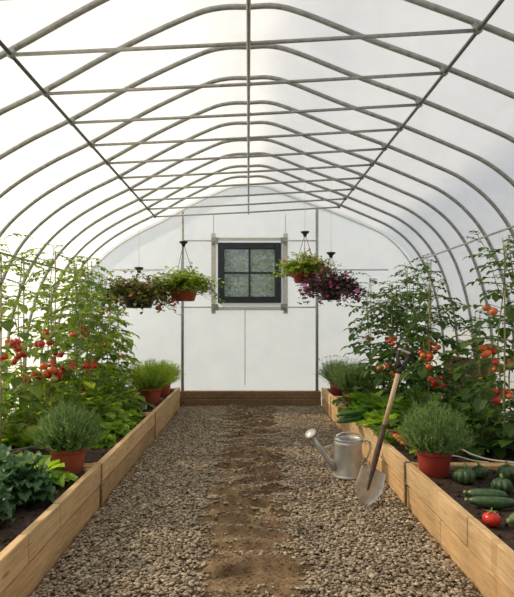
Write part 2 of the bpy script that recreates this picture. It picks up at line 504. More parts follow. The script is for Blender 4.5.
# window
wf = MB()
fw, y0, y1 = .095, WY-.05, WY+.03
for lo, hi in (((WX0, y0, WZ0), (WX0+fw, y1, WZ1)), ((WX1-fw, y0, WZ0), (WX1, y1, WZ1)),
               ((WX0+fw, y0, WZ0), (WX1-fw, y1, WZ0+fw)), ((WX0+fw, y0, WZ1-fw), (WX1-fw, y1, WZ1))):
    wf.box(lo, hi, 0.006)
win = empty('window_1', (0, 0, 0), kind='structure')
wf.build('window_frame', M['window'], win, smooth=False)
mx, mz = (WX0+WX1)/2, (WZ0+WZ1)/2
mb = MB(); mb.box((mx-.014, WY-.02, WZ0+fw), (mx+.014, WY+.01, WZ1-fw)); mb.build('glazing_bar', M['window'], win, smooth=False)
mb = MB(); mb.box((WX0+fw, WY-.021, mz-.014), (WX1-fw, WY+.011, mz+.014)); mb.build('glazing_bar', M['window'], win, smooth=False)
for sx in (0, 1):
    for sz in (0, 1):
        g = MB()
        xa = (WX0+fw, mx+.014)[sx]; xb = (mx-.014, WX1-fw)[sx]
        za = (WZ0+fw, mz+.014)[sz]; zb = (mz-.014, WZ1-fw)[sz]
        g.box((xa, WY-.007, za), (xb, WY-.001, zb)); g.build('pane', M['glass'], win, smooth=False)
# pale timber surround of the window
trim(5, M['palerail'], [((WX0-.10, WY-.035, WZ0-.16), (WX0-.035, WY-.003, WZ1+.14))])
trim(6, M['palerail'], [((WX1+.035, WY-.035, WZ0-.16), (WX1+.10, WY-.003, WZ1+.14))])
trim(7, M['palerail'], [((WX0-.09, WY-.045, WZ1+.03), (WX1+.09, WY-.036, WZ1+.075))])
trim(8, M['palerail'], [((WX0-.09, WY-.045, WZ0-.11), (WX1+.09, WY-.036, WZ0-.06))])
trim(9, M['seam'], [((WX0-.075, WY-.012, WZ1+.15), (WX0-.06, WY-.002, 2.86))])
trim(10, M['seam'], [((WX1+.06, WY-.012, WZ1+.15), (WX1+.075, WY-.002, 2.86))])

# base sleepers at the foot of the back wall
for i, (z0, z1) in enumerate(((0, .115), (.118, .225))):
    b = MB(); b.box((-1.02, WY-.16+.02*i, z0), (1.07, WY-.02, z1), .006)
    tag(b.build('timber_sleeper', M['sleeper'], smooth=False),
        ['lower dark timber sleeper lying at the foot of the back wall', 'upper dark timber sleeper stacked at the foot of the back wall'][i],
        'sleeper', 'timber sleepers below the back wall')

# ------------------------------------------------------------------ frame
nth = ['', 'second', 'third', 'fourth', 'fifth', 'sixth', 'seventh', 'eighth', 'ninth', 'tenth', 'eleventh', 'twelfth', 'thirteenth', 'fourteenth', 'fifteenth', 'sixteenth', 'seventeenth', 'eighteenth']
def nthof(k, tail_first, tail):
    return (tail_first if k == 0 else nth[k] + ' ' + tail)
PLX, PLZ = -1.31, 1.515+CAMZ
PRX, PRZ = 1.265, 1.65+CAMZ
hb = MB(); hb.tube([(x, 0, z) for x, z in PROF], 0.0185, 8)
cb = MB(); cb.tube([(PLX, 0, PLZ-.03), (0, 0, (PLZ+PRZ)/2-.035), (PRX, 0, PRZ-.03)], 0.0115, 8)
ks = MB(); ks.tube([(.0, 0, (PLZ+PRZ)/2-.05), (.0, 0, 2.05+CAMZ-.005)], 0.009, 6)
cl1 = MB(); cl1.tube([(PLX-.02, 0, PLZ-.045), (PLX+.01, 0, PLZ+.01)], 0.019, 6)
cl2 = MB(); cl2.tube([(PRX+.02, 0, PRZ-.045), (PRX-.01, 0, PRZ+.01)], 0.019, 6)
cl3 = MB(); cl3.tube([(0, -.02, (PLZ+PRZ)/2-.035), (0, .02, (PLZ+PRZ)/2-.035)], 0.018, 6)
for k, y in enumerate(HOOPS):
    r = empty('tunnel_hoop', (0, y, 0),
              label=('curved grey steel hoop with cross tie, nearest to the back wall' if k == 0 else
                     'curved grey steel hoop with cross tie, %s one counted from the back wall' % nth[k]),
              cat='roof hoop', group='curved steel hoops of the tunnel roof')
    if k == 0:
        ch = [hb.build('arch_tube', M['steel'], r), cb.build('cross_tie', M['steel'], r), ks.build('king_strut', M['darksteel'], r),
              cl1.build('clamp', M['steel'], r), cl2.build('clamp', M['steel'], r), cl3.build('clamp', M['steel'], r)]
    else:
        for c in ch:
            d = c.copy(); COL.objects.link(d); d.parent = r
def rail(name, pts, rad, mat, label, cat='rail', n=8):
    b = MB(); b.tube(pts, rad, n)
    o = b.build(name, mat)
    return tag(o, label, cat)
def interp_side(P, x):
    return None
rail('purlin', [(PLX-.012, Y0+.1, PLZ-.028), (PLX-.012, 7.93, PLZ-.028)], .012, M['darksteel'], 'thin dark steel purlin running lengthwise along the upper left of the roof', 'purlin')
rail('purlin', [(PRX+.012, Y0+.1, PRZ-.028), (PRX+.012, 7.93, PRZ-.028)], .012, M['darksteel'], 'thin dark steel purlin running lengthwise along the upper right of the roof', 'purlin')
rail('purlin', [(0, Y0+.1, (PLZ+PRZ)/2-.052), (0, 7.93, (PLZ+PRZ)/2-.052)], .011, M['steel'], 'grey steel ridge rail running lengthwise along the middle of the roof', 'purlin')
rail('purlin', [(0, Y0+.1, 2.02+CAMZ), (0, 7.93, 2.02+CAMZ)], .012, M['steel'], 'grey steel purlin under the very top of the arched roof', 'purlin')
rail('purlin', [(-2.385, Y0+.1, .665+CAMZ), (-2.385, 7.93, .665+CAMZ)], .011, M['darksteel'], 'thin dark steel purlin at hip height along the left side film', 'purlin')
rail('purlin', [(2.425, Y0+.1, .875+CAMZ), (2.425, 7.93, .875+CAMZ)], .011, M['steel'], 'thin grey steel purlin at hip height along the right side film', 'purlin')
# uprights at the back wall with their wall rails
for px, lab in ((182.5, 'grey steel upright post left of the dark window'), (317, 'grey steel upright post right of the dark window')):
    x = (px-248.5)*8.3/F
    b = MB(); b.tube([(x, 8.3, -.02), (x, 8.3, topz(x)-.09)], .022, 8)
    tag(b.build('upright_post', M['steel']), lab, 'post')
for z, xa, xb, lab in ((2.46, -.98, -.5, 'short pale rail from left post to upper window corner'), (2.46, .53, 1.02, 'short pale rail from right post to upper window corner'),
                       (1.47, -.98, -.5, 'short pale rail from left post to lower window corner'), (1.47, .53, 1.02, 'short pale rail from right post to lower window corner')):
    b = MB(); b.tube([(xa, WY-.065, z), (xb, WY-.065, z)], .012, 6)
    e = b.build('wall_rail', M['palerail']); tag(e, lab, 'rail')
    xc = xb if xa < 0 else xa
    b = MB(); b.box((xc-.05, WY-.07, z-.05), (xc+.05, WY-.046, z+.05), .004); b.box((xc-.02, WY-.085, z-.02), (xc+.02, WY-.07, z+.02), .003)
    b.build('corner_clamp', M['steel'], e, smooth=False)

# ------------------------------------------------------------------ ground
def strip_env(x, y):
    c = 0.02 + 0.02*math.sin(y*1.7)
    w = 0.16 + 0.010*y + 0.07*noise.noise(V((x*2, y*3, 5.0)))
    return 1 - min(1, max(0, (abs(x-c)-w)/0.14))
def strip_mask(x, y):
    e = strip_env(x, y)
    depth = 0.97 if y < 3.0 else max(0.05, 0.97-(y-3.0)*0.36)
    # bare soil shows in the hollows between trodden ridges
    n1 = noise.noise(V((x*1.8, y*5.2, 3.3))) + .6*noise.noise(V((x*6, y*13, 1.0)))
    return max(0.0, min(1.0, e*(depth + 0.75*n1)))
def ruts(x, y):
    q = y*4.6 + 0.8*noise.noise(V((x*1.9, y*1.4, 0))) + .22*noise.noise(V((x*7, y*5, 4)))
    f = q-math.floor(q)
    r = (1-f)**1.6 if f > .12 else f/.12          # a steep lip and a long slope
    amp = .55+.9*noise.noise(V((x*2.2, math.floor(q)*3.1, 7.7)))
    n2 = noise.noise(V((x*6, y*13, 8.0)))
    n3 = noise.noise(V((x*18, y*26, 2.0))) + .5*noise.noise(V((x*40, y*60, 2.0)))
    return r*max(.2, amp)*.10 - .018 + n2*.009 + n3*.009
b = MB()
xa, xb, ya, yb = -1.12, 1.18, Y0, 8.42
nx, ny = 150, 640
for j in range(ny+1):
    y = ya+(yb-ya)*j/ny
    for i in range(nx+1):
        x = xa+(xb-xa)*i/nx
        m = strip_mask(x, y)
        m = strip_env(x, y); z = m*ruts(x, y) + 0.004*noise.noise(V((x*9, y*9, 0)))
        b.v.append((x, y, z-0.006*(1-m)))
for j in range(ny):
    for i in range(nx):
        o = j*(nx+1)+i
        b.f.append((o, o+1, o+nx+2, o+nx+1))
tag(b.build('floor', M['floor']), kind='structure')
# ground outside and under the beds
b = MB(); b.v = [(-60, -40, -.06), (60, -40, -.06), (60, 80, -.06), (-60, 80, -.06)]; b.f = [(0, 1, 2, 3)]
tag(b.build('ground', M['lawn'], smooth=False), kind='structure')

rng0 = random.Random(11)
cm = MB(); _t = (1+5**.5)/2
_ico = [V(q)/math.hypot(1, _t) for q in ((-1,_t,0),(1,_t,0),(-1,-_t,0),(1,-_t,0),(0,-1,_t),(0,1,_t),(0,-1,-_t),(0,1,-_t),(_t,0,-1),(_t,0,1),(-_t,0,-1),(-_t,0,1))]
_icf = ((0,11,5),(0,5,1),(0,1,7),(0,7,10),(0,10,11),(1,5,9),(5,11,4),(11,10,2),(10,7,6),(7,1,8),(3,9,4),(3,4,2),(3,2,6),(3,6,8),(3,8,9),(4,9,5),(2,4,11),(6,2,10),(8,6,7),(9,8,1))
for _ in range(9000):
    x = rng0.gauss(.02, .17); y = rng0.uniform(1.6, 8.2)
    if strip_env(x, y) < .15: continue
    r_ = rng0.uniform(.002, .008)*(1.7 if rng0.random() < .06 else 1)
    z = strip_env(x, y)*ruts(x, y)+r_*.2; q0 = len(cm.v)
    for p in _ico: cm.v.append((x+p.x*r_*rng0.uniform(.8, 1.7), y+p.y*r_*rng0.uniform(.7, 1.2), z+p.z*r_*rng0.uniform(.5, .8)))
    cm.f += [tuple(q0+k_ for k_ in f) for f in _icf]
tag(cm.build('soil_crumbs', M['floor'], smooth=False), 'brown crumbs of earth lying along the trodden middle of the path', 'soil', kind='stuff')

# crushed stone: one heap nobody could count
rng = np.random.default_rng(3)
t = (1+5**.5)/2
ico = np.array([(-1,t,0),(1,t,0),(-1,-t,0),(1,-t,0),(0,-1,t),(0,1,t),(0,-1,-t),(0,1,-t),(t,0,-1),(t,0,1),(-t,0,-1),(-t,0,1)], float)/math.hypot(1, t)
icf = np.array([(0,11,5),(0,5,1),(0,1,7),(0,7,10),(0,10,11),(1,5,9),(5,11,4),(11,10,2),(10,7,6),(7,1,8),(3,9,4),(3,4,2),(3,2,6),(3,6,8),(3,8,9),(4,9,5),(2,4,11),(6,2,10),(8,6,7),(9,8,1)])
P = []
while len(P) < 70000:
    x = rng.uniform(-.985, 1.055); y = rng.uniform(1.5, 8.25)
    if rng.random() < strip_mask(x, y)*1.08: continue
    P.append((x, y))
P = np.array(P); n = len(P)
size = rng.uniform(.006, .0128, n) * (0.85+0.3*rng.random(n))
size[rng.random(n) < .05] *= 1.25
sc3 = rng.uniform(.62, 1.3, (n, 1, 3)) * np.array([1.3, 1.0, .45])
vv = ico[None]*(1+rng.uniform(-.28, .28, (n, 12, 1)))*sc3*size[:, None, None]
ang = rng.uniform(0, 2*PI, n); tilt = rng.normal(0, .30, n)
ca, sa, ct, st = np.cos(ang), np.sin(ang), np.cos(tilt), np.sin(tilt)
x_, y_, z_ = vv[..., 0], vv[..., 1], vv[..., 2]
y2 = y_*ct[:, None]-z_*st[:, None]; z2 = y_*st[:, None]+z_*ct[:, None]
x3 = x_*ca[:, None]-y2*sa[:, None]; y3 = x_*sa[:, None]+y2*ca[:, None]
zc = rng.uniform(.0, .016, n)
for i in range(n):
    zc[i] += 0.010*noise.noise(V((P[i, 0]*4, P[i, 1]*4, 9))); e_ = strip_env(P[i, 0], P[i, 1]); zc[i] = zc[i]*(1-.6*e_) + e_*ruts(P[i, 0], P[i, 1])
vv = np.stack([x3+P[:, 0:1], y3+P[:, 1:2], z2+zc[:, None]], -1).reshape(-1, 3)
ff = (icf[None]+12*np.arange(n)[:, None, None]).reshape(-1, 3)
me = bpy.data.meshes.new('gravel')
me.vertices.add(len(vv)); me.vertices.foreach_set('co', vv.ravel())
me.loops.add(len(ff)*3); me.loops.foreach_set('vertex_index', ff.ravel().astype(np.int32))
me.polygons.add(len(ff)); me.polygons.foreach_set('loop_start', np.arange(0, len(ff)*3, 3, dtype=np.int32))
me.materials.append(M['gravel']); me.update(calc_edges=True); me.validate()
tag(link('gravel', me), 'grey brown crushed stone covering the path between the raised beds', 'gravel', kind='stuff')

# ------------------------------------------------------------------ raised beds
BZ = 0.292
SOILZ = 0.262
BG = .004
def bed(side, ya, yb, joints, label):
    s = -1 if side == 'L' else 1
    xin = 1.0 if s < 0 else 1.07
    xo = 2.42
    th = .042
    r = empty('raised_bed', (s*(xin+xo)/2, (ya+yb)/2, 0), label=label, cat='raised bed', group='pine board raised beds')
    ox, oy = r.location.x, r.location.y
    def board(x0, x1, y0_, y1_, z0, z1, mat, nm='board'):
        b = MB(); x0, x1 = min(x0, x1), max(x0, x1)
        b.box((x0-ox, y0_-oy, z0), (x1-ox, y1_-oy, z1), .004)
        return b.build(nm, mat, r, smooth=False)
    js = [ya] + joints + [yb]
    if label.startswith('raised bed made of pine boards, nearest on the left'): js = [ya, 2.55, 2.98, yb]
    for j in range(len(js)-1):
        board(s*xin, s*(xin+th), js[j]+.006, js[j+1]-.006, .150+R.uniform(-.002, .003), BZ+R.uniform(-.007, .004), M['pine'])
    lj = [ya] + [j+R.choice((-.45, .4)) for j in joints if 0.5 < j-ya and yb-j > .5] + [yb]
    for j in range(len(lj)-1):
        board(s*(xin+.007), s*(xin+th-.001), lj[j]+.003, lj[j+1]-.003, -.03, .137, M['pine2'])
    board(s*xo, s*(xo+th), ya, yb, -.03, BZ, M['pine2'])
    board(s*(xin+th), s*(xin+th+.006), ya+.045, yb-.045, .10, .18, M['sleeper'], 'gap_shade_strip')  # dark strip added behind the course seam, stands in for shade in the gap
    board(s*(xin+th), s*xo, ya+.002, ya+.04, -.03, BZ-.012, M['pine2'], 'end_board')
    board(s*(xin+th), s*xo, yb-.04, yb-.002, -.03, BZ-.012, M['pine2'], 'end_board')
    for yj in joints:
        board(s*(xin+th+.0065), s*(xin+th+.012), yj-.05, yj+.05, .0, BZ-.03, M['sleeper'], 'gap_shade_strip')  # dark backing added behind the butt joint so the gap looks shaded
    if ya > 2:
        board(s*(xin-.006), s*(xin-.0005), ya-.022, ya+.012, -.03, BZ-.004, M['sleeper'], 'joint_post')
    # corner stakes inside
    for yy in (ya+.042, yb-.092):
        b = MB(); x0 = s*(xin+th+.007); x1 = s*(xin+th+.045)
        b.box((min(x0, x1)-ox, yy-oy, -.03), (max(x0, x1)-ox, yy+.05-oy, BZ-.02), .003)
        b.build('corner_stake', M['pine2'], r, smooth=False)
    # soil
    b = MB(); x0, x1 = s*(xin+th), s*xo
    nx_, ny_ = 46, int((yb-ya)/.03)
    for j in range(ny_+1):
        for i in range(nx_+1):
            x = x0+(x1-x0)*i/nx_; y = ya+.03+(yb-ya-.06)*j/ny_
            z = SOILZ-.012 + .016*noise.noise(V((x*5, y*5, 0))) + .010*noise.noise(V((x*17, y*17, 3)))+.005*noise.noise(V((x*45, y*45, 3)))
            b.v.append((x, y, z))
    for j in range(ny_):
        for i in range(nx_):
            o = j*(nx_+1)+i; q = (o, o+1, o+nx_+2, o+nx_+1)
            b.f.append(q if s > 0 else q[::-1])
    # clods
    for _ in range(700):
        c = V((x0+(x1-x0)*R.random(), R.uniform(ya+.06, yb-.06), SOILZ-.006)); rr_ = R.uniform(.004, .012)
        base = len(b.v)
        for p in ico: b.v.append(tuple(c+V(p)*rr_*R.uniform(.7, 1.3)))
        b.f += [tuple(base+int(k) for k in f) for f in icf]
    tag(b.build('garden_soil', M['soil']), 'dark crumbly soil filling ' + label.replace('raised bed made of pine boards', 'the pine bed'), 'soil', kind='stuff')
bed('L', 1.35, 3.80, [2.55], 'raised bed made of pine boards, nearest on the left of the path')
bed('L', 3.81, 5.99, [], 'raised bed made of pine boards, middle one left of the path')
bed('L', 6.0, 8.22, [], 'raised bed made of pine boards, farthest on the left by the wall')
bed('R', 1.35, 3.82, [2.74], 'raised bed made of pine boards, nearest on the right of the path')
bed('R', 3.83, 7.28, [5.17], 'raised bed made of pine boards, long middle one right of the path')
bed('R', 7.29, 8.22, [], 'raised bed made of pine boards, short far one right of the path')
# weathered boards standing behind the right hand bed
e = empty('board_panel', (2.56, 6.6, 0), label='weathered brown board panel standing against the film behind the right bed', cat='boards')
for k in range(4):
    b = MB(); b.box((-.02, -.7, .0+.21*k), (.02, .7, .2+.21*k), .004); b.build('board', M['oldwood'], e, smooth=False)
for yy in (-.6, .6):
    b = MB(); b.box((.021, yy-.03, -.03), (.06, yy+.03, .85), .004); b.build('batten', M['oldwood'], e, smooth=False)

# ------------------------------------------------------------------ plants
def rdir(el_lo, el_hi, az=None, rr=R):
    a = rr.uniform(0, 2*PI) if az is None else az
    e = rr.uniform(el_lo, el_hi)
    return V((math.cos(a)*math.cos(e), math.sin(a)*math.cos(e), math.sin(e)))

def compound_leaf(lf, st, p, d, L, w=1.0):
    """tomato leaf: a drooping stalk with paired leaflets and one at the tip"""
    p = V(p); d = V(d).normalized()
    pts = [p.copy()]
    k = 4
    for i in range(k):
        d = (d + V((0, 0, -.2))).normalized()
        p = p + d*(L/k)
        pts.append(p.copy())
        if i >= 0:
            side = d.cross(V((0, 0, 1)))
            if side.length < 1e-3: side = V((1, 0, 0))
            side.normalize()
            for s in (-1, 1):
                dd = (side*s*R.uniform(.7, 1.1) + d*R.uniform(.4, .8) + V((0, 0, R.uniform(-.35, .15)))).normalized()
                ll = L*R.uniform(.29, .44)*(1.1-.3*abs(i-1.5))
                lf.leaf(p, dd, (0, 0, 1), ll, ll*.62*w, bend=R.uniform(.2, 1.1), fold=R.uniform(0, .5), rows=3, wave=.18)
    lf.leaf(p, d, (0, 0, 1), L*.5, L*.32*w, bend=.7, fold=.2, rows=3, wave=.15)
    st.tube(pts, [.0028, .0024, .002, .0018, .0012], 4, caps=False)

# tomato shapes shared by every plant
def tom_mesh(name, mat, r=1.0):
    b = MB(); pr_ = []
    for i in range(9):
        a = PI*i/8
        rr_ = math.sin(a); z = -math.cos(a)*.86
        if i == 8: z -= .08; rr_ = .02
        if i == 0: rr_ = .02
        pr_.append((rr_*r, z*r))
    b.lathe(pr_, 14, lobes=5, lamp=.05)
    me = bpy.data.meshes.new(name); me.from_pydata(b.v, [], b.f); me.materials.append(mat)
    me.polygons.foreach_set('use_smooth', [True]*len(me.polygons)); return me
TM = {k: tom_mesh('tomato_'+k, M[m]) for k, m in (('red', 'tomred'), ('orange', 'tomorange'), ('green', 'tomgreen'))}
b = MB()
for k in range(5):
    a = 2*PI*k/5
    b.leaf((0, 0, .80), (math.cos(a), math.sin(a), .25), (0, 0, 1), .75, .26, bend=.7, fold=.2, rows=3)
b.tube([(0, 0, .75), (.05, 0, 1.3)], .07, 5)
CALYX = bpy.data.meshes.new('calyx'); CALYX.from_pydata([tuple(v) for v in b.v], [], b.f); CALYX.materials.append(M['stemgreen'])

def tomato_plant(x, y, H, trusses, colset, label, leafm, dens=1.0, lean=0.0, spread=1.0, calyx=False, low=0.15):
    """trusses: list of (height fraction, azimuth, count)"""
    r = empty('tomato_plant', (x, y, SOILZ-.012), label=label, cat='tomato plant', group='staked tomato plants')
    st = MB(); lf = MB()
    # main stem winds gently up the cane
    pts = []; k = 12
    for i in range(k+1):
        t_ = i/k
        pts.append(V((.02*math.sin(t_*9+x*7)+lean*t_*t_, .02*math.cos(t_*8+y*5), H*t_-.02*(i == 0))))
    st.tube(pts, [.0075-.0045*i/k for i in range(k+1)], 6)
    def at_h(t_):
        f = t_*k; i = min(int(f), k-1); return pts[i].lerp(pts[i+1], f-i)
    n = int(33*dens)
    for i in range(n):
        t_ = low + (1-low)*(i+R.random())/n
        az = i*2.4 + R.uniform(-.5, .5)
        L = (.29 if t_ < .6 else .29-.42*(t_-.6))*R.uniform(.75, 1.2)*spread
        compound_leaf(lf, st, at_h(t_), rdir(.1, .8, az), L)
    # side shoots that reach up thin and sparse
    for q in range(3):
        t_ = R.uniform(.55, .9); p = at_h(t_); d = rdir(.7, 1.2)
        sp = [p.copy()]
        for i in range(5):
            p = p+d*.065; d = (d+V((0, 0, .12))).normalized(); sp.append(p.copy())
            compound_leaf(lf, st, p, rdir(.2, .9), R.uniform(.1, .17)*spread)
        st.tube(sp, [.004, .0035, .003, .0025, .002, .0015], 5)
    cv = MB(); cv.tube([(.028, .01, -.08), (.03+lean*.8, .01, H*.97)], .006, 6)
    cv.build('support_cane', M['cane'], r)
    spots = []
    for (hf, az, cnt) in trusses:
        cnt = max(3, int(cnt*.9))
        p = at_h(hf); d = V((math.cos(az), math.sin(az), .25)).normalized()
        p = p + d*.07; tp = [p-d*.07, p.copy()]; step = .046
        for i in range(cnt//2+2):
            p = p+d*step; d = (d+V((0, 0, -.55))).normalized(); tp.append(p.copy())
        st.tube(tp, .0024, 5)
        for j in range(cnt):
            q = tp[2+min(j//2, len(tp)-3)]
            rad = R.uniform(.022, .033)
            for _t in range(16):
                o = V((R.uniform(-.052, .052), R.uniform(-.052, .052), -.012-R.uniform(0, .05)))
                c = q+o
                if all((c-c2).length > (rad+r2)*.88 for c2, r2 in spots): break
            spots.append((c, rad))
            st.tube([q, c+V((0, 0, rad*.9))], .0014, 4, caps=False)
            ck = R.choice(colset)
            to = link('tomato', TM[ck], r); to.location = c; to.scale = (rad,)*3
            to.rotation_euler = (R.uniform(-.5, .5), R.uniform(-.5, .5), R.uniform(0, 6))
            if ck != 'red' : to['label'] = {'orange': 'orange half-ripe tomato', 'green': 'unripe green tomato'}[ck]
            if calyx:
                ca_ = link('calyx', CALYX, to)
    st.build('stem', M['stemgreen'], r)
    lf.build('foliage', leafm, r, smooth=False)
    return r

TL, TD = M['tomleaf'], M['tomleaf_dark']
A = lambda deg: math.radians(deg)
RD = ['red']*6+['orange', 'red', 'green']
OR = ['orange', 'red', 'red', 'orange', 'green']
# (x, y, height, trusses, colours, label, leaf, density, lean)
T = [
 (-1.78, 3.95, 1.52, [(.62, A(200), 5), (.57, A(-20), 6), (.50, A(-60), 6), (.42, A(-100), 4)], RD, 'sparse staked tomato vine at the left edge, nearest of the left bed', TL, .55, 0),
 (-1.60, 4.45, 1.30, [(.66, A(-100), 5), (.52, A(-60), 9), (.44, A(-110), 6)], RD, 'staked tomato plant with big red trusses behind the front herb pot', TL, .6, 0),
 (-2.02, 4.95, 1.62, [(.45, A(-80), 6), (.33, A(-60), 5)], RD, 'tall tomato vine in the outer left row behind the sparse front vine', TL, .7, 0),
 (-1.52, 4.95, 1.50, [(.60, A(-70), 5), (.44, A(-90), 8), (.36, A(-120), 5)], RD, 'tomato plant on the path side with a dense red truss at mid height', TL, .95, 0),
 (-2.0, 5.7, 1.78, [(.5, A(-80), 6), (.38, A(-60), 5)], RD, 'tall tomato vine at middle of the outer left row', TL, .95, 0),
 (-1.60, 5.6, 1.66, [(.56, A(-90), 5), (.35, A(-60), 6), (.2, A(-80), 4)], RD, 'tall bushy tomato plant at middle of the inner left row', TL, 1.2, 0),
 (-2.0, 6.4, 1.72, [(.5, A(-70), 5)], OR, 'tomato vine toward the back of the outer left row', TL, 1.2, 0),
 (-1.68, 6.3, 1.60, [(.50, A(-70), 5), (.36, A(-90), 6), (.2, A(-60), 4)], OR, 'tomato plant toward the back of the inner left row with orange fruit', TL, 1.3, 0),
 (-1.78, 7.1, 1.34, [(.48, A(-90), 5), (.3, A(-50), 4)], OR, 'shorter tomato plant beside the rear left herb pots', TL, 1.3, 0),
 (-2.1, 7.2, 1.70, [(.4, A(-60), 4)], OR, 'tomato vine close to the back wall in the outer left row', TL, 1.2, 0),
 (-2.18, 4.25, 1.40, [(.5, A(-30), 5)], RD, 'tomato vine against the left side film near the front', TL, .7, 0),
 (-1.85, 7.85, 1.2, [(.45, A(-60), 4)], OR, 'low tomato plant in the left rear corner under the hanging basket', TL, 1.1, 0),
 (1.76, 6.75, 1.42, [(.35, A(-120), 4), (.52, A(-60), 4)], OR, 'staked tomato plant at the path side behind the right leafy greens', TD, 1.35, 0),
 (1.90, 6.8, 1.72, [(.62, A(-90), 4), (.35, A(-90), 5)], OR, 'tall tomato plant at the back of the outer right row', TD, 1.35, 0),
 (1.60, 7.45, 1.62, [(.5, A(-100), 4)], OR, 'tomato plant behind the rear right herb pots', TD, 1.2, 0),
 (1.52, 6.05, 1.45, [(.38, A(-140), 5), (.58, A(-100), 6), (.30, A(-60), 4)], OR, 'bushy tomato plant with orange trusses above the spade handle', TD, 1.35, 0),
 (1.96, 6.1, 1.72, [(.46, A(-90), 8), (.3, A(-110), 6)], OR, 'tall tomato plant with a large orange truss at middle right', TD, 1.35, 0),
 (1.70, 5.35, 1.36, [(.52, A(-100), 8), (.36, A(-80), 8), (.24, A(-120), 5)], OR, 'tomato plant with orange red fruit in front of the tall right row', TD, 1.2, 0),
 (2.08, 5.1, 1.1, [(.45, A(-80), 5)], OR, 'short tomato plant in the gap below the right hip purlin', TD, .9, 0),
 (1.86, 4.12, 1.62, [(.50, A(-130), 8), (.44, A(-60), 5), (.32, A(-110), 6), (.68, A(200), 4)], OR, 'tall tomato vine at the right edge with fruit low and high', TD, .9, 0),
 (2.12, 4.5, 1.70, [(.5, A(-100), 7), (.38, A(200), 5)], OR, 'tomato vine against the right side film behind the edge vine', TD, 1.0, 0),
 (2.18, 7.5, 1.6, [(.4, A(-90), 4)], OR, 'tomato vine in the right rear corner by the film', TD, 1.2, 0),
]
for (x, y, H, tr, cs, lab, lm, dn, ln) in T:
    tomato_plant(x, y, H, tr, cs, lab, lm, dn, ln, calyx=(y < 5.2))

# leafy clumps
def curly_leaf(b, p, d, L, W, bend):
    """kale leaf: pale rib, frilled lobed blade"""
    p = V(p); d = V(d).normalized(); side = d.cross(V((0, 0, 1)))
    if side.length < 1e-3: side = V((1, 0, 0))
    side.normalize(); rows = 8; cols = (-1, -.55, 0, .55, 1); base = len(b.v)
    rot = Matrix.Rotation(-bend/rows, 3, side); ph = R.uniform(0, 6)
    for i in range(rows+1):
        t_ = i/rows; w = W*.5*(math.sin(PI*min(.97, .08+t_**.85*.9))**.6)*(1+.22*math.sin(i*2.6+ph)); nrm = side.cross(d).normalized()
        for c in cols:
            up = (abs(c)**2)*W*.24*math.sin(i*2.1+ph+c*2)+R.uniform(-.05, .05)*W*abs(c)+abs(c)*w*.35
            b.v.append(tuple(p+side*w*c+nrm*up+d*R.uniform(-.06, .06)*L*abs(c)))
        p = p+d*(L/rows); d = (rot @ d).normalized()
    for i in range(rows):
        for j in range(4):
            o = base+i*5+j; b.f.append((o, o+1, o+6, o+5))
def kale(x, y, n, L, label):
    b = MB(); st = MB()
    for i in range(n):
        t_ = i/n; az = i*2.399; e = .05+1.35*t_
        d = V((math.cos(az)*math.cos(e), math.sin(az)*math.cos(e), math.sin(e)+.15)).normalized()
        q = V((0, 0, .02+.09*t_))+d*L*.5*R.uniform(.7, 1.2)
        st.tube([V((0, 0, .02+.09*t_)), q], [.0045, .003], 5, caps=False)
        curly_leaf(b, q, (d+V((0, 0, .1))).normalized(), L*R.uniform(.75, 1.1), L*.62*R.uniform(.8, 1.2), R.uniform(.7, 1.7))
    r = empty('kale_plant', (x, y, SZ), label=label, cat='kale', group='kale plants in the left front bed')
    b.build('foliage', M['kale'], r); st.tube([(0, 0, -.02), (0, 0, .14)], [.014, .01], 8); st.build('stem', M['stemgreen'], r)
def rosette(name, x, y, z, n, L, W, el, mat, label, cat, group=None, bend=.9, wave=.35, rows=5, inner=.25, stalk=0.0, jitter=.25, rz=0):
    b = MB(); s = MB()
    for i in range(n):
        t_ = i/n
        az = i*2.399
        e = el[0]+(el[1]-el[0])*t_+R.uniform(-jitter, jitter)*.5
        d = V((math.cos(az)*math.cos(e), math.sin(az)*math.cos(e), math.sin(e)))
        ll = L*(1-inner*t_)*R.uniform(.8, 1.15)
        p = V((math.cos(az)*.01, math.sin(az)*.01, 0.0))
        if stalk:
            q = p+d*stalk*R.uniform(.7, 1.2)
            s.tube([p, p.lerp(q, .5)+V((0, 0, .01)), q], [.004, .0035, .003], 5, caps=False)
            p = q
            d = (d+V((0, 0, -.5))).normalized()
        b.leaf(p, d, (0, 0, 1), ll, ll*W*R.uniform(.85, 1.15), bend=bend*R.uniform(.7, 1.3), fold=R.uniform(.1, .5), rows=rows, peak=.6, wave=wave)
    r = empty(name, (x, y, z), rz, label=label, cat=cat, group=group)
    b.build('foliage', mat, r, smooth=True)
    if stalk: s.build('stem', M['stemgreen'], r)
    else:
        c = MB(); c.tube([(0, 0, -.02), (0, 0, .03)], [.014, .01], 8); c.build('stem', M['stemgreen'], r)
    return r
SZ = SOILZ-.012
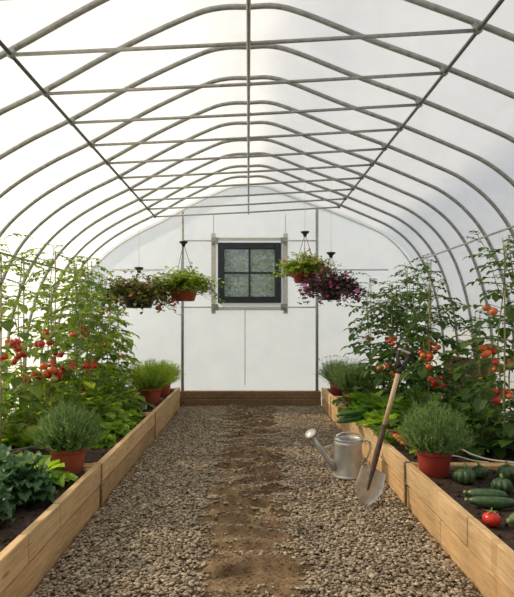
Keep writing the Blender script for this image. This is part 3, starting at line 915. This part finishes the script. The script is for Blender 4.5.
# left front: crinkled blue-green kale and bright lettuce
for (x, y, L, lab) in ((-1.23, 3.06, .22, 'blue green kale with crinkled leaves beside the front bed board'),
                       (-1.45, 3.22, .22, 'blue green kale with crinkled leaves at the left picture edge'),
                       (-1.32, 2.72, .22, 'blue green kale with crinkled leaves, closest of the left bed'),
                       (-1.55, 2.85, .22, 'blue green kale with crinkled leaves behind the closest one'),
                       (-1.62, 3.36, .17, 'small blue green kale in front of the left end board')):
    kale(x, y, 44, L*.62, lab)
rosette('lettuce', -1.31, 3.42, SZ, 50, .25, .5, (.35, 1.35), M['lettuce'], 'bright yellow green lettuce in front of the left herb pot', 'lettuce', bend=1.0, wave=.4)
rosette('lettuce', -1.52, 3.58, SZ, 40, .23, .5, (.3, 1.35), M['lettuce'], 'yellow green lettuce at left, right before the front bed end board', 'lettuce', bend=1.0, wave=.4)
# left middle: lettuces and broad-leaved plants
k = 0
LL = [(-1.22, 4.55, .13), (-1.40, 4.68, .14), (-1.2, 4.92, .15), (-1.24, 5.28, .15), (-1.38, 5.05, .15), (-1.22, 5.62, .14), (-1.35, 5.85, .15), (-1.75, 4.55, .15), (-2.05, 4.7, .16), (-1.62, 4.60, .15), (-1.92, 4.45, .15)]
LLn = ['lettuce nearest the front pot along the left path board', 'lettuce one step in from the left path board', 'loose lettuce by the left path board, before the board joint',
       'lettuce by the left path board in line with the red tomato trusses', 'lettuce between the path row and the tomato canes', 'lettuce just before the far joint of the left bed',
       'lettuce tucked behind the far joint of the left bed', 'lettuce at the foot of the sparse front tomato vine', 'lettuce against the outer tomato row near the left edge',
       'lettuce behind the dry vine twigs', 'lettuce at the extreme left beside the dry vine twigs']
for (x, y, L), lab in zip(LL, LLn):
    rosette('lettuce', x, y, SZ, 34, L*1.25, .66, (.3, 1.4), M['lettuce'], 'light green ' + lab, 'lettuce', 'lettuces in the left bed', bend=1.2, wave=.35)
    k += 1
BL = [(-1.75, 4.85, .34, 'low broad-leaved bean plant between the two front tomato rows'), (-1.50, 5.25, .30, 'broad-leaved bean plant in front of the bushy inner tomato'),
      (-1.78, 5.35, .36, 'broad-leaved bean plant in the middle of the left bed'), (-1.50, 5.95, .30, 'broad-leaved bean plant beside the dark zucchini pile'),
      (-1.75, 6.0, .4, 'tall broad-leaved bean plant toward the rear left'), (-2.15, 5.3, .36, 'broad-leaved bean plant by the left side film'),
      (-1.62, 6.5, .34, 'broad-leaved bean plant just behind the left rear joint'), (-1.8, 6.75, .38, 'broad-leaved bean plant among the rear left tomatoes'),
      (-2.1, 4.62, .34, 'broad-leaved bean plant at the left picture edge')]
for (x, y, h, lab) in BL:
    rosette('bean_plant', x, y, SZ, 60, .15, .85, (.25, 1.5), M['beanleaf'], lab, 'bean plant', 'bean plants in the left bed', bend=.7, wave=.2, rows=4, stalk=h*1.05, inner=.3)
# right: greens
GR = [(1.24, 5.15, .23, M['lettuce'], 'light green lettuce by the right path board beyond the carrots'),
      (1.36, 5.55, .34, M['lettuce_mid'], 'tall upright mid green romaine behind the cucumbers'),
      (1.28, 5.95, .33, M['lettuce_mid'], 'upright romaine between cucumbers and rear herb pot'),
      (1.52, 5.25, .32, M['lettuce_mid'], 'romaine lettuce at foot of the orange fruited tomato'),
      (1.42, 4.75, .19, M['lettuce'], 'light green lettuce behind the carrots'),
      (1.34, 4.12, .13, M['lettuce'], 'small pale lettuce between spade shaft and red pot'),
      (1.62, 4.45, .2, M['lettuce_mid'], 'mid green lettuce behind the red herb pot')]
for (x, y, L, m, lab) in GR:
    rosette('lettuce', x, y, SZ, 40, L*1.15, .55, (.35, 1.4), m, lab, 'lettuce', 'lettuces in the right bed', bend=.9, wave=.3, rows=5)
BR = [(1.62, 4.38, .24, 'dark broad-leaved plant right behind the red herb pot'), (1.55, 4.85, .32, 'dark broad-leaved plant between romaine and edge vine'),
      (1.95, 4.75, .34, 'dark broad-leaved plant below the gap in the right vines'), (1.80, 4.36, .24, 'dark broad-leaved plant at foot of the right edge vine'),
      (2.10, 4.15, .24, 'dark broad-leaved plant at the right picture edge'), (1.85, 5.6, .36, 'dark broad-leaved plant deep among the right tomatoes'),
      (1.42, 6.45, .32, 'dark broad-leaved plant behind the rear romaine'), (1.98, 6.45, .45, 'tall dark broad-leaved plant in front of the weathered boards'), (1.62, 6.3, .45, 'tall dark broad-leaved plant between the rear right tomatoes'),
      (2.1, 5.6, .4, 'dark broad-leaved plant by the right side film')]
for (x, y, h, lab) in BR:
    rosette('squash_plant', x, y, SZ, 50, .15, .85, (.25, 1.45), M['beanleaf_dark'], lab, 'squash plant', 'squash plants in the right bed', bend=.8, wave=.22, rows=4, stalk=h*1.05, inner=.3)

# potted herbs
def herb_pot(x, y, z, r, h, fh, fr, n, pot_mat, leaf_mat, label, buds=False, rim=True):
    e = empty('potted_herb', (x, y, z), label=label, cat='potted herb', group='potted herbs standing in the beds')
    b = MB()
    b.lathe([(0.001, 0), (r*.76, 0), (r*.78, .004), (r*.93, h*.78), (r*.945, h*.82), (r*.985, h*.82), (r*1.0, h*.84), (r*1.02, h*.98), (r*1.0, h), (r*.95, h), (r*.93, h*.9), (r*.9, h*.86)], 36)
    b.build('pot', pot_mat, e)
    b = MB(); b.lathe([(r*.91, h*.86), (r*.6, h*.89), (.001, h*.9)], 24); b.build('compost', M['compost'], e)
    b = MB()
    for i in range(n):
        a = R.uniform(0, 2*PI); q = math.sqrt(R.random())
        p = V((math.cos(a)*q*r*.8, math.sin(a)*q*r*.8, h*.86))
        el = PI/2 - q*R.uniform(.35, 1.25)*1.0
        d = V((math.cos(a)*math.cos(el), math.sin(a)*math.cos(el), math.sin(el)))
        d = (d+V((R.uniform(-.12, .12), R.uniform(-.12, .12), 0))).normalized()
        se, ce = math.sin(el), math.cos(el)
        L = R.uniform(.72, 1.03)/math.sqrt((se/fh)**2+(ce/(fr*1.15))**2)*(1-.25*q*.5)
        b.blade(p, d, L, .006, R.uniform(.0, .05), 4)
        # needle leaves up the stem
        for k_ in range(6):
            t_ = .25+.13*k_
            pp = p+d*L*t_
            b.blade(pp, (d*.8+rdir(-.2, .9)).normalized(), R.uniform(.024, .046), .007, .05, 1)
    b.build('foliage', leaf_mat, e, smooth=False)
    if buds:
        b = MB()
        for i in range(46):
            a = R.uniform(0, 2*PI); q = math.sqrt(R.random())*.9
            p = V((math.cos(a)*q*fr, math.sin(a)*q*fr, h*.9+fh*(1.02-.25*q*q)))
            b.tube([p, p+V((0, 0, .018))], [.004, .002], 5)
        b.build('flower_bud', M['herb'], e)
    return e
herb_pot(-1.20, 3.64+.09, SZ, .120, .17, .35, .165, 950, M['terra'], M['herb'], 'big bushy herb in a terracotta pot in the left bed')
herb_pot(1.212, 3.66, SZ, .115, .17, .36, .175, 950, M['terra_red'], M['herb'], 'big bushy herb in a red pot nearest on the right', )
herb_pot(1.245, 6.72, SZ, .125, .2, .42, .26, 620, M['terra_red'], M['herb'], 'bushy herb in a red pot at the right rear of the path')
herb_pot(1.215, 7.75, SZ, .095, .18, .36, .30, 460, M['terra_red'], M['herb'], 'small herb pot at the right rear corner by the wall', buds=True)
herb_pot(-1.20, 6.85, SZ, .14, .2, .40, .32, 760, M['terra'], M['herb_bright'], 'bright green herb in a terracotta pot at the left rear of the path')
herb_pot(-1.165, 7.6, SZ, .115, .19, .36, .26, 480, M['terra'], M['herb_bright'], 'bright green herb pot in the left rear corner by the wall')

# hanging baskets
def basket(x, y, zpot, r, h, cap_z, leaf_mat, n, spread, droop, label, flowers=None, nf=40, pot_mat=None, leafsize=.05, top_z=None):
    e = empty('hanging_basket', (x, y, zpot), label=label, cat='hanging basket', group='hanging baskets near the back wall')
    b = MB()
    b.lathe([(.001, 0), (r*.70, 0), (r*.74, .006), (r*.94, h*.78), (r*1.03, h*.8), (r*1.05, h), (r*.97, h), (r*.93, h*.85)], 28)
    b.build('pot', pot_mat or M['terra'], e)
    b = MB(); b.lathe([(r*.94, h*.85), (.001, h*.92)], 20); b.build('compost', M['compost'], e)
    cz = cap_z-zpot
    for k_ in range(3):
        a = A(20)+2*PI*k_/3
        b = MB(); b.tube([(math.cos(a)*r*1.0, math.sin(a)*r*1.0, h*.95), (0, 0, cz)], .0032, 5); b.build('hanger_wire', M['darkplastic'], e)
    b = MB()
    b.lathe([(.001, -.035), (.02, -.03), (.024, -.005), (.052, .018), (.055, .03), (.03, .034), (.008, .036), (.001, .036)], 16, c=(0, 0, cz))
    b.build('swivel_cap', M['darkplastic'], e)
    tz = (top_z or topz(x)-.12)-zpot
    b = MB(); b.tube([(0, 0, cz+.03), (0, 0, tz)], .0022, 5); b.build('suspension_wire', M['palerail'], e)
    b = MB(); tips = []
    for i in range(n):
        a = R.uniform(0, 2*PI); q = math.sqrt(R.random())
        p = V((math.cos(a)*q*r*.8, math.sin(a)*q*r*.8, h*.9))
        el = PI/2-q*R.uniform(.5, 1.2)*1.25
        d = V((math.cos(a)*math.cos(el), math.sin(a)*math.cos(el), math.sin(el)))
        L = spread*R.uniform(.5, 1.1)
        if droop < 1 and i % 9 == 0 and abs(math.cos(a)) > .55: L *= 1.7; d.z -= .5
        steps = 6
        pts = [p.copy()]
        for s_ in range(steps):
            p = p+d*(L/steps)
            d = (d+V((0, 0, -droop*R.uniform(.1, .4)))).normalized()
            pts.append(p.copy())
            for _ in range(2):
                ls = leafsize*R.uniform(.7, 1.4)
                b.leaf(p, rdir(-.6, .8), (0, 0, 1), ls, ls*.75, bend=.5, fold=.2, rows=2)
        b.blade(pts[0], pts[-1]-pts[0], (pts[-1]-pts[0]).length*.9, .004, 0, 1)
        tips.append(p.copy())
    b.build('foliage', leaf_mat, e, smooth=False)
    if flowers:
        b = MB()
        for k_ in range(7):
            a = 2*PI*k_/7
            b.leaf((0, 0, 0), (math.cos(a), math.sin(a), .35), (0, 0, 1), .021, .019, bend=.5, fold=.1, rows=2)
        fm = None
        for i in range(nf):
            p = R.choice(tips)*R.uniform(.8, 1.0)+V((R.uniform(-.03, .03), R.uniform(-.03, .03), R.uniform(-.01, .04)))
            if fm is None:
                fo = b.build('flower', flowers, e); fm = fo.data
            else:
                fo = link('flower', fm, e)
            fo.location = p; fo.rotation_euler = (R.uniform(.3, 1.6), R.uniform(-.5, .5), R.uniform(0, 6.3)*0+R.uniform(-.8, .8))
            fo.scale = (R.uniform(.8, 1.4),)*3
    return e
def bk(px, py_bot, Y): return ((px-248.5)*Y/F, Y, CAMZ-(py_bot-322)*Y/F)
x, y, z = bk(183.5, 301, 6.9)
basket(x, y, z, .185, .165, CAMZ+(322-244)*6.9/F, M['trail'], 420, .27, .85, 'terracotta hanging basket of light green trailing plant left of the window', M['fl_pale'], 26, leafsize=.046)
x, y, z = bk(139, 308, 6.6)
basket(x, y, z, .2, .16, CAMZ+(322-270)*6.6/F, M['trail_dark'], 260, .42, 1.5, 'dark leaved hanging basket with red flowers, farthest left', M['fl_red'], 75, M['darkplastic'], leafsize=.05)
x, y, z = bk(305, 283, 6.9)
basket(x, y, z, .17, .15, CAMZ+(322-234)*6.9/F, M['trail'], 300, .25, .85, 'red hanging basket with pink flowers right of the window', M['fl_pink'], 50, M['terra_red'], leafsize=.042)
x, y, z = bk(331, 300, 6.6)
basket(x, y, z, .14, .14, CAMZ+(322-255)*6.6/F, M['purple'], 230, .37, 1.6, 'purple leaved hanging basket with magenta flowers, farthest right', M['fl_mag'], 80, M['darkplastic'], leafsize=.05)

# ------------------------------------------------------------------ vegetables lying in the beds
def long_veg(name, p, az, L, r, mat, label, cat, group, curve=.08, tilt=0.0, stem_mat='stemgreen'):
    e = empty(name, p, az, label=label, cat=cat, group=group); e.rotation_euler = (0, -tilt, az)
    b = MB(); k_ = 12; pts = []; rs = []
    for i in range(k_+1):
        t_ = i/k_
        pts.append(V((L*(t_-.5), curve*L*4*(t_-.5)**2, r)))
        rs.append(max(.002, r*min(1, (math.sin(PI*min(t_*1.0+.0, 1)))**.32 if 0 < t_ < 1 else .12)*(.86+.14*t_)))
    b.tube(pts, rs, 14); b.build('skin', mat, e)
    b = MB(); b.tube([pts[0]+V((.004, 0, 0)), pts[0]+V((-.012, .002, .003))], [r*.32, r*.26], 8); b.build('stalk', M[stem_mat], e)
    return e
gz = SZ+.004
p = at(478, 497, 3.04); long_veg('zucchini', (1.325, 3.11, gz), A(-16), .22, .036, M['zucc'], 'dark green zucchini lying behind the red tomato, upper of two', 'zucchini', 'zucchini near the red tomato', .05)
long_veg('zucchini', (1.30, 2.985, gz), A(-12), .25, .034, M['zucc'], 'dark green zucchini lying behind the red tomato, lower of two', 'zucchini', 'zucchini near the red tomato', .06)
long_veg('cucumber', (1.36, 2.74, gz), A(35), .25, .045, M['artic'], 'light green cucumber right of the red tomato', 'cucumber', None, .05)
long_veg('cucumber', (1.50, 2.90, gz), A(38), .22, .04, M['artic'], 'light green cucumber at right edge behind the tomato', 'cucumber', None, .05)
def squash(p, r, mat, label, lob=9):
    e = empty('round_squash', p, R.uniform(0, 3), label=label, cat='squash', group='round ribbed squashes in the right front bed')
    b = MB(); pr_ = [(max(.002, math.sin(PI*i/10))*r, (1-math.cos(PI*i/10))*r*.84) for i in range(11)]
    pr_[-1] = (.004, pr_[-1][1]-.008)
    b.lathe(pr_, 54, lobes=lob, lamp=.22); b.build('skin', mat, e)
    b = MB(); b.tube([(0, 0, r*1.6), (.004, 0, r*1.8), (.012, .004, r*2.0)], [r*.2, r*.15, r*.17], 8); b.build('stalk', M['stemgreen'], e)
squash((1.325, 3.44, gz), .062, M['squash'], 'round ribbed dark squash nearest to the red pot')
squash((1.62, 3.50, gz), .062, M['squash'], 'round ribbed dark squash at the rear below the dry vine')
squash((1.47, 3.25, gz), .055, M['squash'], 'small round ribbed dark squash in the middle of the group')
squash((1.62, 3.20, gz), .065, M['artic'], 'round light green squash at the right picture edge')
squash((1.47, 3.56, gz), .05, M['squash'], 'round dark squash half hidden behind the one by the red pot')
squash((1.585, 3.07, gz), .05, M['squash'], 'small dark squash between zucchini and light green squash')
e = empty('tomato', (1.185, 2.73, gz+.036), label='single large ripe red tomato lying on the soil in front', cat='tomato')
o = link('skin', tom_mesh('ripe_tomato', M['tomred']), e); o.scale = (.045, .045, .043)
o = link('calyx', CALYX, e); o.scale = (.045, .045, .043)
# left: dark zucchinis by the path board
for i, (x, y, a, lab) in enumerate(((-1.16, 6.22, 100, 'dark zucchini lying by the left path board just past the joint'), (-1.25, 6.28, 80, 'dark zucchini beside another one in front of the left herb pot'), (-1.2, 6.42, 110, 'dark zucchini touching the rear left terracotta pot'))):
    long_veg('zucchini', (x, y, gz), A(a), .24, .038, M['zucc'], lab, 'zucchini', 'zucchini in the left bed', .06)
# right: cucumbers resting across the board, carrots
for i, (x, y, z, a, ti, lab) in enumerate(((.98, 5.30, BZ+.004, 38, .0, 'dark green cucumber lying over the pine board, nearest'), (1.0, 5.42, BZ+.004, 45, .0, 'dark green cucumber lying over the pine board, middle'),
      (1.03, 5.53, BZ+.004, 50, .0, 'dark green cucumber lying over the pine board, farthest'), (1.03, 5.40, BZ+.05, 30, 0, 'dark green cucumber on top of the board pile'))):
    long_veg('cucumber', (x, y, z), A(a), .40, .024, M['cuke'], lab, 'cucumber', 'cucumbers lying across the right board', .05)
def carrot(x, y, z, az, L, r, mat, label):
    e = empty('carrot', (x, y, z), az, label=label, cat='carrot', group='carrots on the right bed')
    b = MB(); k_ = 9
    b.tube([(-L*i/k_, .004*math.sin(i), r*(1-.3*i/k_)) for i in range(k_+1)], [r*(.75 if i == 0 else 1.0)*(1-(i/k_)**1.4*.93) for i in range(k_+1)], 12)
    b.build('root', mat, e)
    b = MB()
    for i in range(12):
        d = V((1, R.uniform(-.35, .35), R.uniform(.0, .6))).normalized()
        pts = [V((0, 0, r)), V((0, 0, r))+d*.07, V((0, 0, r))+d*.13+V((0, 0, -.01))]
        b.tube(pts, [.002, .0016, .001], 4)
        for q in range(9):
            pp = V((0, 0, r))+d*(.05+.011*q)
            b.leaf(pp, (d*.6+rdir(-.3, .8)).normalized(), (0, 0, 1), .03, .011, bend=.3, rows=2)
    b.build('leafy_top', M['lettuce_mid'], e, smooth=False)
CR = [(1.170, 4.42, 175, .19, .019, 'carrot', 'orange carrot nearest to the spade shaft, pointing at the path'), (1.180, 4.52, 183, .18, .018, 'carrot', 'orange carrot second behind the spade shaft'),
      (1.175, 4.34, 168, .17, .017, 'carrot', 'thin orange carrot in front of the carrot group'), (1.175, 4.68, 178, .19, .017, 'radish', 'dark red carrot lying across the board behind the spade'),
      (1.165, 4.77, 186, .18, .017, 'radish', 'dark red carrot beside the other red one'), (1.185, 4.60, 172, .17, .018, 'carrot', 'orange carrot between orange and red ones'),
      (1.26, 5.12, 160, .16, .02, 'carrot', 'single orange carrot beside the cucumbers'), ]
for i, (x, y, a, L, r, m, lab) in enumerate(CR):
    carrot(x, y, BZ+.003, A(a), L, r, M[m], lab)

# dry vine twigs on the soil
def vine(name, pts, r, label, mat='root'):
    P_ = [V(q) for q in pts]; out = []
    for i in range(len(P_)-1):
        p0, p1, p2, p3 = P_[max(i-1, 0)], P_[i], P_[i+1], P_[min(i+2, len(P_)-1)]
        for j in range(6):
            t_ = j/6
            out.append(0.5*((2*p1)+(p2-p0)*t_+(2*p0-5*p1+4*p2-p3)*t_*t_+(3*p1-p0-3*p2+p3)*t_**3))
    out.append(P_[-1])
    b = MB(); b.tube(out, r, 7)
    tag(b.build(name, M[mat]), label, 'twig')
vine('dry_vine', [(-1.80, 4.00, SZ+.01), (-1.70, 4.08, SZ+.05), (-1.58, 4.2, SZ+.07), (-1.44, 4.34, SZ+.02)], .009, 'long dry brown vine lying on soil at the left, nearest')
vine('dry_vine', [(-1.86, 4.14, SZ+.01), (-1.74, 4.22, SZ+.04), (-1.58, 4.34, SZ+.03)], .008, 'short dry brown vine lying behind the longer left one')
vine('dry_vine', [(1.40, 4.05, SZ+.10), (1.48, 3.98, SZ+.11), (1.57, 3.93, SZ+.07), (1.68, 3.88, SZ+.045), (1.85, 3.80, BZ-.002), (2.0, 3.7, SZ+.01)], .006, 'grey curved dry vine arching over the right end board', 'palerail')
vine('dry_vine', [(1.36, 3.93, SZ+.06), (1.45, 3.9, SZ+.065), (1.56, 3.88, SZ+.04), (1.66, 3.87, SZ+.03)], .004, 'thin pale dry vine below the grey curved one', 'palerail')
vine('dry_vine', [(1.30, 2.60, SZ+.01), (1.42, 2.52, SZ+.035), (1.62, 2.42, SZ+.01)], .005, 'thin dry vine on the soil right front below the tomato', 'root')

# ------------------------------------------------------------------ watering can
can = empty('watering_can', (.80, 4.50, .012), A(0), label='galvanised metal watering can on gravel beside the right bed', cat='watering can')
b = MB(); H = .30; rb, rt = .114, .106
b.lathe([(.001, .006), (rb-.006, .006), (rb-.004, 0), (rb+.004, 0), (rb+.005, .01), (rb, .018), (rb-.002, .024), (rt+.004, H-.04), (rt+.006, H-.034), (rt+.006, H-.028), (rt+.001, H-.02), (rt+.001, H-.004), (rt+.006, H), (rt+.001, H+.003), (rt-.003, H), (rt-.003, H-.03), (rb-.007, .02), (.001, .014)], 40)
b.build('body', M['can'], can)
b = MB()   # half lid on the spout side
n_ = 16; base = len(b.v)
for i in range(n_+1):
    a = PI/2+.8 + (PI-1.6)*i/n_
    b.v.append((math.cos(a)*(rt-.002), math.sin(a)*(rt-.002), H-.004))
b.v.append((-.07, 0, H+.004))
for i in range(n_): b.f.append((base+i, base+i+1, base+n_+1))
b.build('half_lid', M['can'], can)
tip = at(313, 437, 4.46) - V((.80, 4.50, .012))
s0 = V((-.10, -.02, .075))
b = MB(); b.tube([s0, s0.lerp(tip, .25)+V((-.012, 0, -.006)), s0.lerp(tip, .6)+V((-.006, 0, -.004)), tip], [.036, .026, .018, .0135], 16)
b.build('spout', M['can'], can)
d = (tip-s0).normalized(); d2 = (d+V((-.15, -.55, .35))).normalized()
rot = V((0, 0, 1)).rotation_difference(d2).to_matrix()
b = MB(); b.lathe([(.012, -.03), (.018, -.015), (.047, .012), (.05, .018), (.046, .024), (.001, .03)], 24, c=tip+d*.02, ax=rot)
b.build('rose', M['blade'], can)
b = MB(); b.tube([s0.lerp(tip, .62), V((-rt*.86, -.01, H-.03))], .004, 6); b.build('brace', M['can'], can)
def arcpts(c, a0, a1, rx, rz, n=14, y=0):
    return [V((c[0]+math.cos(a0+(a1-a0)*i/n)*rx, y, c[1]+math.sin(a0+(a1-a0)*i/n)*rz)) for i in range(n+1)]
b = MB(); b.tube([V((-.09, .03, H-.005)), V((-.085, .03, H+.02)), V((-.04, .03, H+.04)), V((.03, .03, H+.045)), V((.09, .02, H+.03)), V((.115, .01, H+.0)), V((.108, 0, H-.04))], .007, 10)
b.build('top_handle', M['can'], can)
b = MB(); b.tube([V((.104, 0, H-.03)), V((.14, 0, H-.01)), V((.175, 0, H-.03)), V((.182, 0, H-.08)), V((.155, 0, H-.15)), V((.118, 0, H-.20))], .0085, 10)
b.build('rear_handle', M['can'], can)

# ------------------------------------------------------------------ spade
tipP = at(362, 507, 3.78); tipP.z = -.012
top = at(404, 352, 4.0)
axis = (top-tipP).normalized(); Ls = (top-tipP).length
sp = empty('spade', tipP, label='spade with black D grip and wooden shaft stuck upright in the gravel', cat='spade')
zq = V((0, 0, 1)).rotation_difference(axis)
sp.rotation_mode = 'QUATERNION'
from mathutils import Quaternion
sp.rotation_quaternion = zq @ Quaternion((0, 0, 1), A(14))
# blade: dished, pointed
b = MB(); rowsb = 12; colsb = 8; BL_ = .285
def bw(t_):   # half width by height along the blade
    return .104*min(1, (t_/.50)**.72) if t_ < .5 else .104-.02*(t_-.5)
for face in (0, 1):
    for i in range(rowsb+1):
        t_ = i/rowsb; w = max(.004, bw(t_)); zz = BL_*t_
        for j in range(colsb+1):
            u = -1+2*j/colsb
            yv = .020*u*u*(-1) - .010*math.exp(-(u/.16)**2)*t_ - .03*(1-t_)**2*0 + (.003 if face else 0)
            zt = zz - (.018*abs(u) if i == rowsb else 0)
            b.v.append((u*w, yv, zt))
n1 = (rowsb+1)*(colsb+1)
for face in (0, 1):
    for i in range(rowsb):
        for j in range(colsb):
            o = face*n1+i*(colsb+1)+j; q = (o, o+1, o+colsb+2, o+colsb+1)
            b.f.append(q if face == 0 else q[::-1])
for i in range(rowsb):
    for j in (0, colsb):
        o = i*(colsb+1)+j; b.f.append((o, o+colsb+1, o+colsb+1+n1, o+n1))
for j in range(colsb):
    o = rowsb*(colsb+1)+j; b.f.append((o, o+1, o+1+n1, o+n1))
b.build('blade', M['blade'], sp)
b = MB(); b.tube([(0, -.012, BL_*.45), (0, -.014, BL_*.8), (0, -.004, BL_+.02), (0, 0, BL_+.10), (0, 0, Ls*.52)], [.004, .011, .019, .0205, .0185], 14); b.build('socket', M['socket'], sp)
b = MB(); b.tube([(0, 0, Ls*.52-.01), (0, 0, Ls*.7), (0, 0, Ls-.135)], [.0165, .0165, .0175], 14); b.build('shaft', M['shaft'], sp)
g = empty('d_grip', (0, 0, 0)); g.parent = sp
b = MB(); b.tube([(0, 0, Ls-.165), (0, 0, Ls-.11)], [.0195, .020], 14); b.build('collar', M['darkiron'], g)
for s in (-1, 1):
    b = MB(); b.tube([(s*.006, 0, Ls-.125), (s*.022, 0, Ls-.095), (s*.038, 0, Ls-.045), (s*.040, 0, Ls+.0)], [.018, .015, .013, .013], 10); b.build('fork_arm', M['darkiron'], g)
b = MB(); b.tube([(-.047, 0, Ls+.002), (-.03, 0, Ls+.004), (.03, 0, Ls+.004), (.047, 0, Ls+.002)], [.012, .0125, .0125, .012], 12); b.build('hand_bar', M['blade'], g)

# ------------------------------------------------------------------ outside the window: hedge bushes
def bush(x, y, r, h, n, label):
    e = empty('hedge_bush', (x, y, -.06), label=label, cat='bush', group='bushes behind the window')
    b = MB()
    for i in range(n):
        d = rdir(-.5, 1.5); q = R.random()**.4
        p = V((d.x*r*q, d.y*r*q, h*.5+d.z*h*.5*q))
        b.leaf(p, rdir(-.8, .8), (0, 0, 1), .13, .08, bend=.4, rows=2)
    b.build('foliage', M['outbush'], e, smooth=False)
    b = MB(); b.tube([(0, 0, -.05), (0, 0, h*.5)], [.05, .03], 8); b.build('trunk', M['root'], e)
bush(.62, 11.2, .95, 3.4, 2600, 'leafy green bush outside, seen through the right window panes')
bush(-.8, 13.2, 1.0, 3.1, 2200, 'leafy green bush outside, seen through the left window panes')

# ------------------------------------------------------------------ light and camera
w = bpy.data.worlds.new('sky'); SC.world = w; w.use_nodes = True
nt = w.node_tree; nt.nodes.clear()
out = nt.nodes.new('ShaderNodeOutputWorld'); bg = nt.nodes.new('ShaderNodeBackground')
tc = nt.nodes.new('ShaderNodeTexCoord'); sx = nt.nodes.new('ShaderNodeSeparateXYZ')
nt.links.new(tc.outputs['Generated'], sx.inputs[0])
cr = nt.nodes.new('ShaderNodeValToRGB')
cr.color_ramp.elements[0].position = .0; cr.color_ramp.elements[0].color = (.80, .81, .82, 1)
cr.color_ramp.elements[1].position = .8; cr.color_ramp.elements[1].color = (.64, .70, .80, 1)
nt.links.new(sx.outputs['Z'], cr.inputs[0]); nt.links.new(cr.outputs[0], bg.inputs['Color'])
bg.inputs['Strength'].default_value = 0.86
nt.links.new(bg.outputs[0], out.inputs['Surface'])

sl = bpy.data.lights.new('sun', 'SUN'); sl.energy = 6.6; sl.angle = A(3.0); sl.color = (1.0, .85, .64)
so = bpy.data.objects.new('sun', sl); COL.objects.link(so)
sd = V((-1.0, .30, .80)).normalized()          # towards the sun
so.rotation_euler = sd.to_track_quat('Z', 'Y').to_euler(); so.location = (-6, 3, 7)

cam = bpy.data.cameras.new('camera'); co = bpy.data.objects.new('camera', cam); COL.objects.link(co)
co.location = (0, 0, CAMZ); co.rotation_euler = (PI/2, 0, 0)
cam.sensor_width = 36; cam.lens = F/597*36
cam.shift_x = 8.5/597; cam.shift_y = 23.5/597
cam.clip_start = .05; cam.clip_end = 200
SC.camera = co
SC.view_settings.view_transform = 'Standard'
SC.view_settings.look = 'None'
SC.view_settings.exposure = 0.0
